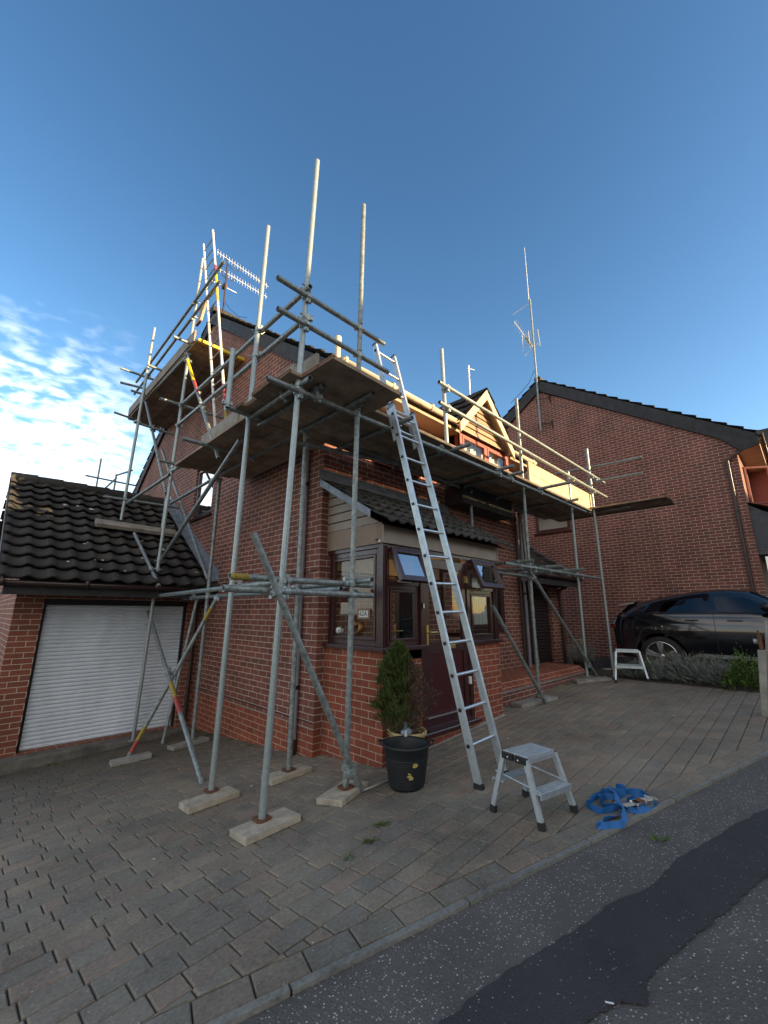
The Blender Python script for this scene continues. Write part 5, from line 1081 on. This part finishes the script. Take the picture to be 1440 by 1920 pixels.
c = Vector(RATCH); mb = MB().use('chrome').frame(c, u=(.9, -.43, 0), n=(.43, .9, 0)); mb.box((-.07, -.028, .01), (.09, -.024, .045)); mb.box((-.07, .024, .01), (.09, .028, .045)); mb.tube((-.05, -.03, .03), (-.05, .03, .03), .010); mb.tube((.03, -.03, .035), (.03, .03, .035), .012); mb.tube((.085, -.035, .05), (.085, .035, .05), .009)
mb.use('strap_cream').box((-.15, -.02, .03), (-.05, .02, .036)); mb.box((.02, -.026, .04), (.13, .026, .047)); mb.use('rust').tube((-.0, -.026, .04), (.0, .026, .04), .014); mb.build('ratchet', None, ST, .002)

# ------------------------------------------------------------------ things on the porch window ledge
px = px0+.085
NB = empty('house_number_sign', (.16, -.66, 1.5), 'small framed house number sign reading 62A hanging inside the porch side window', 'house number')
mb = MB().frame((px0+.03, -.655, 1.49), **SIDE).use('taupe_dark'); mb.box((-.105, -.006, -.058), (.105, .0, .058)); mb.use('white').box((-.075, .0, -.036), (.075, .002, .036)); mb.build('plate', None, NB)
vs, fs = text_mesh('62A', .078, .001); mb = MB().frame((px0+.03, -.655, 1.49), **SIDE).use('black'); mb.add([(-v.x, .0035+v.z, v.y) for v in vs], fs); mb.build('digits', None, NB)
PD = empty('panda_figurine', (.2, -.14, 1.15), 'small sitting panda figurine at the left end of the porch window ledge', 'figurine')
q = Vector((px0+.09, -.17, 1.15))
mb = MB().use('black').ball(q+Vector((0, 0, .06)), .055, 16, 10, (.9, 1.1, 1.1)); mb.ball(q+Vector((-.03, -.055, .025)), .028, 10, 8, (1, 1.2, 1)); mb.ball(q+Vector((-.03, .05, .05)), .026, 10, 8, (.8, .9, 1.6)); mb.build('body', None, PD)
mb = MB().use('white').ball(q+Vector((-.01, -.005, .145)), .048, 16, 10, (1, 1.1, .9)); mb.ball(q+Vector((-.036, .04, .035)), .025, 10, 8, (.5, 1, 1)); mb.build('head', None, PD)
mb = MB().use('black').ball(q+Vector((-.0, .035, .185)), .014, 8, 6); mb.ball(q+Vector((-.0, -.045, .18)), .014, 8, 6); mb.ball(q+Vector((-.05, .01, .15)), .010, 8, 6); mb.ball(q+Vector((-.045, -.03, .145)), .010, 8, 6); mb.build('ear', None, PD)
mat('bronze', (.30, .14, .05), .3, .7, noise=.4, nscale=40); mat('glass_blue', (.35, .42, .5), .2)
o = MB().use('bronze').path([(px0+.02, -.52, 1.43), (px0+.02, -.56, 1.36), (px0+.02, -.60, 1.39), (px0+.02, -.63, 1.33), (px0+.02, -.59, 1.29), (px0+.02, -.54, 1.25)], [.02, .035, .025, .03, .024, .01], 8).build('bronze_ornament'); tag(o, 'bronze climbing animal ornament hanging under the 62A number sign', 'ornament')
for k, (y, lab) in enumerate(((-.66, 'tiny blue glass ornament on the porch ledge below the bronze one'), (-.80, 'tiny pale ornament tucked against the porch corner post on the ledge'))):
    o = MB().use('glass_blue').lathe([(.022, 0), (.026, .012), (.012, .03), (.018, .048), (.004, .07)], 10, (px0+.08, y, 1.145)).build('ornament'); tag(o, lab, 'ornament', 'small ledge ornaments')
o = MB().use('glass_blue').box((.30, -.86, 1.10), (.37, -.80, 1.20)).build('ornament', None, None, .006); tag(o, 'small pale blue block on the ledge behind the left front porch window', 'ornament', 'small ledge ornaments')
o = MB().use('mustard').box((.56, -.86, 1.10), (.70, -.80, 1.135)).build('ornament', None, None, .006); tag(o, 'flat tan box on the ledge behind the left front porch window', 'ornament', 'small ledge ornaments')
o = MB().use('white').tube((1.66, -.93, 1.86), (1.66, -.93, 1.93), .035, 12, r2=.02).build('porch_lamp'); tag(o, 'small white lamp glimpsed inside the porch beside the door glass', 'lamp')
pl = bpy.data.lights.new('porch_bulb', 'POINT'); pl.energy = 1.6; pl.color = (1, .72, .36); pl.shadow_soft_size = .05; plo = bpy.data.objects.new('porch_bulb', pl); COL.objects.link(plo); plo.location = (1.5, -.75, 2.12); setp(plo, o)

# ------------------------------------------------------------------ black car
CR = empty('parked_car', (7.9, -3.5, .3), 'shiny black sport utility vehicle parked along the neighbouring gable wall', 'car')
mat('car_paint', (.006, .007, .010), .12, 0, coat=1, spec=.6); mat('car_trim', (.008, .008, .009), .5); mat('tyre', (.015, .015, .016), .8, noise=.2, nscale=30); mat('alloy', (.62, .64, .66), .25, .9); mat('tail_red', (.12, .006, .008), .2)
glass_mat('car_glass', (.55, .7, .8), .10, .22)
CX0, CY0, CZ0, W2 = 7.87, -1.12, .30, .97     # centre line, rear end, ground, half width
# stations from tail to nose: distance, roof, belt, bumper-bottom, half width, roof half width
STN = [(0, 1.02, 1.0, .42, .80, .70), (.05, 1.11, 1.06, .36, .90, .72), (.18, 1.29, 1.15, .33, .955, .68), (.34, 1.40, 1.19, .32, .965, .645), (.6, 1.48, 1.205, .30, .97, .65), (1.0, 1.57, 1.21, .30, .975, .66), (1.5, 1.65, 1.21, .30, .975, .665), (1.95, 1.68, 1.21, .30, .975, .665), (2.3, 1.65, 1.21, .30, .975, .66), (2.6, 1.51, 1.20, .30, .975, .65), (2.95, 1.30, 1.18, .30, .97, .66), (3.2, 1.18, 1.13, .30, .965, .70), (3.6, 1.10, 1.04, .30, .955, .68), (4.0, 1.02, .93, .30, .93, .62), (4.2, .92, .84, .32, .86, .55), (4.3, .78, .72, .38, .74, .5)]
def ring(s):
    d, zr, zb_, z0, wb, wr = s
    half = [(0, z0), (wb*.82, z0), (wb*.955, z0+.08), (wb*.985, z0+.30), (wb, (zb_+z0)/2+.12), (wb*.985, zb_-.06), (wb*.945, zb_), (wr+.03, zr-.10), (wr-.05, zr-.025), (wr*.55, zr), (0, zr+.006)]
    return half
mb = MB().use('car_paint'); nh = 11; vs = []
for s in STN:
    h = ring(s); full = h+[(-a, b) for a, b in h[-2:0:-1]]; vs += [(CX0-a, CY0-s[0], CZ0+b) for a, b in full]
nf_ = 2*nh-2; fs = [(i*nf_+k, i*nf_+(k+1) % nf_, (i+1)*nf_+(k+1) % nf_, (i+1)*nf_+k) for i in range(len(STN)-1) for k in range(nf_)]+[tuple(range(nf_)), tuple(range((len(STN)-1)*nf_, len(STN)*nf_))[::-1]]
mb.add(vs, fs, True)
body = mb.build('body', None, CR)
cut = MB().use('car_trim'); WH = [(.88, .385), (3.42, .385)]
for d, r in WH:
    for s in (-1, 1): cut.tube((CX0+s*.62, CY0-d, CZ0+.38), (CX0+s*1.2, CY0-d, CZ0+.38), .445, 40)
co = cut.build('wheel_well'); bm_ = body.modifiers.new('b', 'BOOLEAN'); bm_.object = co; bm_.operation = 'DIFFERENCE'; bm_.solver = 'EXACT'
bpy.context.view_layer.update(); dg = bpy.context.evaluated_depsgraph_get(); nm_ = bpy.data.meshes.new_from_object(body.evaluated_get(dg)); body.modifiers.clear(); body.data = nm_; bpy.data.objects.remove(co)
for a in nm_.polygons: a.use_smooth = True
try: nm_.set_sharp_from_angle(angle=R(38))
except Exception: pass
def side_pt(d, k, f, sg, off=.008):
    """point on the car's flank at distance d, fraction f between section points k and k+1"""
    for i in range(len(STN)-1):
        if STN[i][0] <= d <= STN[i+1][0]: break
    t = (d-STN[i][0])/(STN[i+1][0]-STN[i][0]); A_, B_ = ring(STN[i]), ring(STN[i+1]); P = lambda r_: (r_[k][0]+(r_[k+1][0]-r_[k][0])*f, r_[k][1]+(r_[k+1][1]-r_[k][1])*f)
    a, b = P(A_), P(B_); x = a[0]+(b[0]-a[0])*t; z = a[1]+(b[1]-a[1])*t; return Vector((CX0-sg*(x+off), CY0-d, CZ0+z+off*.3))
def flank(name, d0, d1, d2, d3, f0, f1, m, k=6, n_=10, sg=1, off=.008):
    """panel: bottom edge d0..d3, top edge d1..d2"""
    mb = MB().use(m); vs = []
    for i in range(n_+1):
        t = i/n_; vs += [side_pt(d0+(d3-d0)*t, k, f0, sg, off), side_pt(d1+(d2-d1)*t, k, f1, sg, off)]
    mb.add(vs, [(2*i, 2*i+2, 2*i+3, 2*i+1) for i in range(n_)], True); return mb.build(name, None, CR)
for sg in (1, -1):
    flank('window', .40, .56, .80, .82, .14, .84, 'car_glass', sg=sg); flank('window', .92, 1.0, 1.66, 1.72, .08, .84, 'car_glass', sg=sg); flank('window', 1.86, 1.82, 2.30, 2.78, .08, .84, 'car_glass', sg=sg)
    flank('window_trim', .36, .36, 2.86, 2.9, .0, .06, 'car_trim', sg=sg, n_=16); 
    flank('side_strip', 1.36, 1.5, 2.65, 2.8, .10, .40, 'galv', k=2, sg=sg, n_=14, off=.012)
    for d in (1.80, 2.78):
        mb = MB().use('car_trim'); vs = []
        for k_, f in ((2, .2), (3, .0), (3, .5), (4, 0), (4, .5), (5, 0), (5, 1)): vs += [side_pt(d, k_, f, sg, .002), side_pt(d+.008, k_, f, sg, .002)]
        mb.add(vs, [(2*i, 2*i+1, 2*i+3, 2*i+2) for i in range(6)]); mb.build('door_seam', None, CR)
    for d in (1.35, 2.0): 
        mb = MB().use('car_paint'); a = side_pt(d, 4, .75, sg, .012); b = side_pt(d+.22, 4, .75, sg, .012); mb.tube(a, b, .013, 8); mb.build('door_handle', None, CR)
mb = MB().use('car_paint'); mb.add([(CX0-.60, CY0-.42, CZ0+1.45), (CX0+.60, CY0-.42, CZ0+1.45), (CX0+.68, CY0-.10, CZ0+1.385), (CX0-.68, CY0-.10, CZ0+1.385), (CX0-.60, CY0-.42, CZ0+1.41), (CX0+.60, CY0-.42, CZ0+1.41), (CX0+.68, CY0-.10, CZ0+1.355), (CX0-.68, CY0-.10, CZ0+1.355)], [(0, 1, 2, 3), (4, 7, 6, 5), (3, 2, 6, 7), (0, 3, 7, 4), (1, 5, 6, 2)]); mb.build('spoiler', None, CR, .008)
mb = MB().use('car_glass').add([(CX0-.60, CY0-.33, CZ0+1.41), (CX0+.60, CY0-.33, CZ0+1.41), (CX0+.68, CY0-.04, CZ0+1.12), (CX0-.68, CY0-.04, CZ0+1.12)], [(0, 1, 2, 3)]); mb.build('rear_window', None, CR)
mb = MB().use('car_glass').add([(CX0-.60, CY0-2.36, CZ0+1.635), (CX0+.60, CY0-2.36, CZ0+1.635), (CX0+.66, CY0-2.98, CZ0+1.30), (CX0-.66, CY0-2.98, CZ0+1.30)], [(0, 1, 2, 3)]); mb.build('windscreen', None, CR)
mb = MB().use('tail_red').box((CX0-.93, CY0-.09, CZ0+.92), (CX0-.45, CY0-.0, CZ0+.99)); mb.box((CX0+.45, CY0-.09, CZ0+.92), (CX0+.93, CY0, CZ0+.99)); mb.build('tail_light', None, CR, .01)
mb = MB().use('tail_red').box((CX0-.965, CY0-.16, CZ0+.52), (CX0-.86, CY0-.03, CZ0+.545)); mb.build('reflector', None, CR)
mb = MB().use('car_trim').path([(CX0+.1, CY0-.66, CZ0+1.49), (CX0+.1, CY0-.78, CZ0+1.57), (CX0+.1, CY0-.88, CZ0+1.54)], .02, 8); mb.build('roof_aerial', None, CR)
for sg in (1, -1):
    mb = MB().use('car_trim').ball((CX0-sg*1.06, CY0-2.58, CZ0+1.32), .12, 16, 10, (1, .75, .72)); mb.tube((CX0-sg*.9, CY0-2.60, CZ0+1.24), (CX0-sg*1.0, CY0-2.58, CZ0+1.28), .03); mb.build('wing_mirror', None, CR)
    for d, r in WH:
        c = Vector((CX0-sg*.86, CY0-d, CZ0+.38)); o_ = Vector((-sg, 0, 0))
        mb = MB().use('tyre'); mb.frame(c, u=(0, 1, 0), n=(0, 0, 1), v=tuple(o_)); mb.lathe([(.25, -.12), (.36, -.12), (.38, -.08), (.38, .06), (.36, .10), (.27, .10)], 40, cap=False); wl = mb.build('wheel', None, CR)
        mb = MB(); mb.frame(c, u=(0, 1, 0), n=(0, 0, 1), v=tuple(o_)); mb.use('alloy').lathe([(.27, .07), (.285, .105), (.265, .108), (.255, .07)], 40, cap=False); mb.use('car_trim').lathe([(.001, .0), (.265, .0)], 30, cap=False); mb.use('alloy').lathe([(.001, .098), (.045, .096), (.06, .07)], 20, cap=False)
        for k in range(5):
            a = 2*math.pi*k/5+.3
            for w0 in (-.13, .13):
                ca, sa, cb, sb = math.cos(a+w0*1.3), math.sin(a+w0*1.3), math.cos(a+w0), math.sin(a+w0); q = Vector((-math.sin(a), math.cos(a), 0))*.022
                p_, r_ = Vector((ca*.05, sa*.05, .09)), Vector((cb*.262, sb*.262, .10)); mb.add([p_-q*.8, p_+q*.8, r_+q*1.2, r_-q*1.2, p_-q*.8-Vector((0, 0, .03)), p_+q*.8-Vector((0, 0, .03)), r_+q*1.2-Vector((0, 0, .03)), r_-q*1.2-Vector((0, 0, .03))], [(0, 1, 2, 3), (0, 3, 7, 4), (1, 5, 6, 2)])
        mb.build('rim', None, wl)

# ------------------------------------------------------------------ plants
def bush(name, x, y, r, h, m, n_, label, cat, grp, bl=.09, bw=.003, spread=.8, extra=None, mid=.5):
    mb = MB().use(m); z0 = gz(x, y)
    for k in range(n_):
        a = random.uniform(0, 6.283); q = random.random()**.5; t = random.random()**.8; p = Vector((x+r*q*math.cos(a)*(1-.25*t), y+r*q*math.sin(a)*(1-.25*t), z0+h*t*(1-.6*q*q)*(1+.35*math.sin(a*3+x*5)+.25*math.sin(a*8+y*9))))
        d = Vector((math.cos(a)*q*spread, math.sin(a)*q*spread, 1))+Vector([random.uniform(-.5, .5) for _ in range(3)]); blade(mb, p, d, bl*random.uniform(.5, 1.3), bw*random.uniform(.7, 1.4))
    o = empty(name, (x, y, z0), label, cat, grp); mb.build('foliage', None, o)
    if extra:
        mb = MB().use(extra[0])
        for k in range(extra[1]):
            a = random.uniform(0, 6.283); q = random.random()**.5; p = Vector((x+r*q*.6*math.cos(a), y+r*q*.6*math.sin(a), z0+h*.3)); e = p+Vector((math.cos(a)*q*.25, math.sin(a)*q*.25, h*random.uniform(.5, 1.0)+extra[2])); mb.tube(p, e, .0022, 4, r2=.0014)
            for j in range(7): blade(mb, e-Vector((0, 0, .012*j)), Vector([random.uniform(-1, 1) for _ in range(3)]), .014, .005)
        mb.build('flower_stem', None, o)
    return o
ed = lambda t: (6.36-1.68*t, -.35-3.3*t)
labs = ['grey green lavender bush just right of the distant silver steps', 'grey lavender bush in front of the rear wheel of the black car', 'tall flowering lavender bush below the car rear door', 'pale grey lavender bush in the middle of the bed', 'green tinged lavender bush right of the middle of the bed', 'low grey lavender bush before the green leafy shrub']
for k, t in enumerate((.46, .54, .62, .70, .78, .86)):
    x, y = ed(t); bush('lavender_bush', x+.38, y+.02, .30, (.20, .17, .25, .32, .30, .24)[k], 'lavender', 1100, labs[k], 'lavender', 'lavender bushes along the planted bed', .10, .0055, 1.5, ('lavender', 30, .05))
for k, (t, dx, lb) in enumerate(((.50, .85, 'taller shrub behind the silver steps against the car'), (.64, .85, 'wispy shrub close to the car sill behind the lavender'), (.80, .8, 'dark low shrub at the car sill near the green leafy one'))):
    x, y = ed(t); bush('garden_shrub', x+dx, y, .3, .26, 'lavender', 1500, lb, 'shrub', 'shrubs beside the car', .07, .0035, 1.0, ('dry_grass', 22, .10))
x, y = ed(.94); bush('leafy_shrub', x+.28, y+.02, .30, .40, 'leaf_green', 1500, 'bright green leafy shrub at the right end of the bed by the timber post', 'shrub', None, .05, .012, 1.2)
bush('leafy_shrub', 5.2+.65, -2.0, .22, .2, 'leaf_green', 900, 'low green plant beside the silver steps', 'shrub', None, .05, .008, 1.2)
# ground litter and small growth
mb = MB().use('leaf_green')
for (x, y, r, n_) in ((-.93, -1.96, .035, 40), (-.72, -1.86, .05, 60), (-1.15, -2.0, .03, 20), (-.06, 2.6, .08, 60), (-.06, 1.9, .05, 40), (-.08, 1.3, .04, 30), (-.07, 3.1, .1, 60), (3.0, -.82, .06, 20), (4.0, -.80, .08, 40), (5.0, -.84, .07, 30), (-1.9, 3.2, .12, 60), (.02, -3.42, .04, 30)):
    for k in range(n_): a = random.uniform(0, 6.28); q = random.uniform(0, r); blade(mb, G(x+q*math.cos(a), y+q*math.sin(a), .0), (math.cos(a), math.sin(a), random.uniform(.3, 1)), random.uniform(.015, .035), .004)
o = mb.build('weeds'); o['kind'] = 'stuff'; tag(o, 'small weeds sprouting in the paving joints and along the foot of the walls', 'weeds')
mb = MB().use('dry_grass')
for k in range(260):
    if k % 3 == 0: x, y = random.uniform(-2.5, -.1), random.uniform(2.4, 3.25)
    elif k % 3 == 1: t = random.uniform(.35, 1); x, y = 6.36-1.7*t+random.uniform(-.15, .1), -.35-3.3*t
    else: x, y = random.uniform(-3.0, 5.0), random.uniform(-2.6, -.85)
    if k % 3 == 2 and random.random() < .55: continue
    blade(mb, G(x, y, .004), (random.uniform(-1, 1), random.uniform(-1, 1), .12), random.uniform(.01, .028), .004)
mb.use('white')
for x, y in ((-1.9, -.9), (-.85, -.2), (-.2, -2.3), (.8, -2.2), (2.2, -2.6), (1.5, -1.6), (-1.3, -2.1), (3.1, -2.9), (-.62, .3), (.9, -1.25)): blade(mb, G(x, y, .006), (random.uniform(-1, 1), random.uniform(-1, 1), .1), .02, .006)
mb.frame(G(-1.255, -3.52, .004), u=(.5, -.85, 0), n=(.85, .5, 0)); mb.box((0, 0, 0), (.028, .004, .003)); mb.M = Matrix.Identity(4)
o = mb.build('litter'); o['kind'] = 'stuff'; tag(o, 'scattered bits of dry leaf and twig on the paving', 'litter')
# pot of straggly grass by the terrace end
GP = empty('plant_pot', (6.45, -.62, .3), 'dark low plant pot of straggly lavender at the end of the brick terrace', 'plant pot')
MB().use('black').lathe([(.16, 0), (.2, .22), (.21, .24), (.19, .24), (.18, .2)], 24, (6.50, -.62, gz(6.5, -.62))).build('pot', None, GP)
mb = MB().use('lavender')
for k in range(900): a = random.uniform(0, 6.28); q = random.random()**.5*.22; blade(mb, (6.5+q*math.cos(a), -.62+q*math.sin(a), gz(6.5, -.62)+.2+random.uniform(0, .28)), (math.cos(a)*q*5, math.sin(a)*q*5, 1), random.uniform(.06, .2), .003)
mb.build('foliage', None, GP)
mb = MB().use('dry_grass')
for k in range(26): a = random.uniform(0, 6.28); l_ = random.uniform(.35, .75); p = Vector((6.5, -.62, gz(6.5, -.62)+.25)); e = p+Vector((math.cos(a)*.32, math.sin(a)*.32, l_)); mb.tube(p, e, .003, 4, r2=.0015); blade(mb, e, (0, 0, 1), .03, .007)
mb.build('dry_stem', None, GP)
# low fence rail beside the bed
FN = empty('low_fence', (7.0, -.4, .4), 'low weathered timber rail and broken pickets behind the silver steps', 'fence'); mb = MB().use('grey_wood'); mb.box((6.5, -.46, gz(7, -.4)+.62), (7.1, -.43, gz(7, -.4)+.65)); mb.build('rail', None, FN)
for x in (6.6, 7.0): MB().use('grey_wood').box((x-.02, -.46, gz(x, -.4)), (x+.02, -.42, gz(x, -.4)+.62)).build('post', None, FN)

# timber gate post at the right edge
GPst = empty('gate_post', (3.93, -3.67, .45), 'weathered grey timber gate post with a metal latch at the far right edge', 'post')
mb = MB().use('grey_wood'); mb.add([(3.45, -3.83, .38), (3.57, -3.83, .38), (3.57, -3.705, .38), (3.45, -3.705, .38), (3.45, -3.97, 1.42), (3.57, -3.97, 1.42), (3.57, -3.848, 1.42), (3.45, -3.848, 1.42)], [(3, 2, 1, 0), (4, 5, 6, 7), (0, 1, 5, 4), (1, 2, 6, 5), (2, 3, 7, 6), (3, 0, 4, 7)]); mb.build('post', None, GPst, .006)
mb = MB().use('grey_wood'); mb.add([(3.37, -3.72, .40), (3.43, -3.72, .40), (3.43, -3.667, .40), (3.37, -3.667, .40), (3.36, -3.82, 1.11), (3.43, -3.82, 1.11), (3.43, -3.743, 1.11), (3.36, -3.743, 1.11)], [(3, 2, 1, 0), (4, 5, 6, 7), (0, 1, 5, 4), (1, 2, 6, 5), (2, 3, 7, 6), (3, 0, 4, 7)]); mb.build('rail', None, GPst, .006)
mb = MB().use('galv').tube((3.38, -3.725, 1.20), (3.38, -3.76, 1.20), .03, 12); mb.use('rust').box((3.36, -3.80, 1.12), (3.40, -3.765, 1.27)); mb.tube((3.38, -3.78, 1.26), (3.38, -3.78, 1.32), .012, 8); mb.build('latch', None, GPst, .003)

# ------------------------------------------------------------------ houses over the road: their roofs keep the low sun off the lower storey
def far_house(x0, x1, yf, d, ze, zr, m, label, wins):
    """front faces +y"""
    Q = empty('brick_house', ((x0+x1)/2, yf-d/2, .3), label, 'house', 'houses across the street'); zg = gz(0, -8)-.4
    mb = MB().frame((0, yf, 0), u=(1, 0, 0), n=(0, 1, 0)).use(m); wall(mb, x0, x1, zg, ze, wins, .1)
    for x, nx in ((x0, -1), (x1, 1)): mb.frame((x, 0, 0), u=(0, 1, 0), n=(nx, 0, 0)); wall(mb, yf-d, yf, zg, ze, []); mb.quad((yf-d, 0, ze), (yf, 0, ze), (yf-d/2, 0, zr))
    mb.frame((0, yf-d, 0), u=(1, 0, 0), n=(0, -1, 0)); wall(mb, x0, x1, zg, ze, []); mb.build('wall', None, Q)
    mb = MB().use('tile_dark'); sl_ = (zr-ze)/(d/2); e = .4
    for s in (1, -1):
        y0, y1 = yf-d/2+s*(d/2+e), yf-d/2; z0 = ze-e*sl_
        mb.add([(x0-.1, y0, z0+.1), (x1+.1, y0, z0+.1), (x1+.1, y1, zr+.1), (x0-.1, y1, zr+.1)], [(0, 1, 2, 3)])
    mb.build('roof', None, Q)
    for a, b, c, d_ in wins: window(Q, dict(o=(0, yf, 0), u=(1, 0, 0), n=(0, 1, 0), v=(0, 0, 1)), a, b, c, d_, m='white', back='curtain')
far_house(-6.5, 8.85, -17.4, 8.0, 6.3, 9.55, 'brick_red', 'red brick house across the street behind the viewer, with the taller roof', [(-4, -2.6, 1.4, 2.7), (-4, -2.6, 4.2, 5.4), (0, 1.6, 1.4, 2.7), (0, 1.6, 4.2, 5.4), (4.6, 6, 4.2, 5.4), (4.6, 5.5, .6, 2.7)])
far_house(8.86, 24, -17.4, 8.0, 5.6, 8.35, 'brick_neighbour', 'brown brick house across the street behind the viewer, with the lower roof', [(10, 11.6, 1.4, 2.7), (10, 11.6, 3.9, 5.0), (14, 15.6, 1.4, 2.7), (14, 15.6, 3.9, 5.0)])
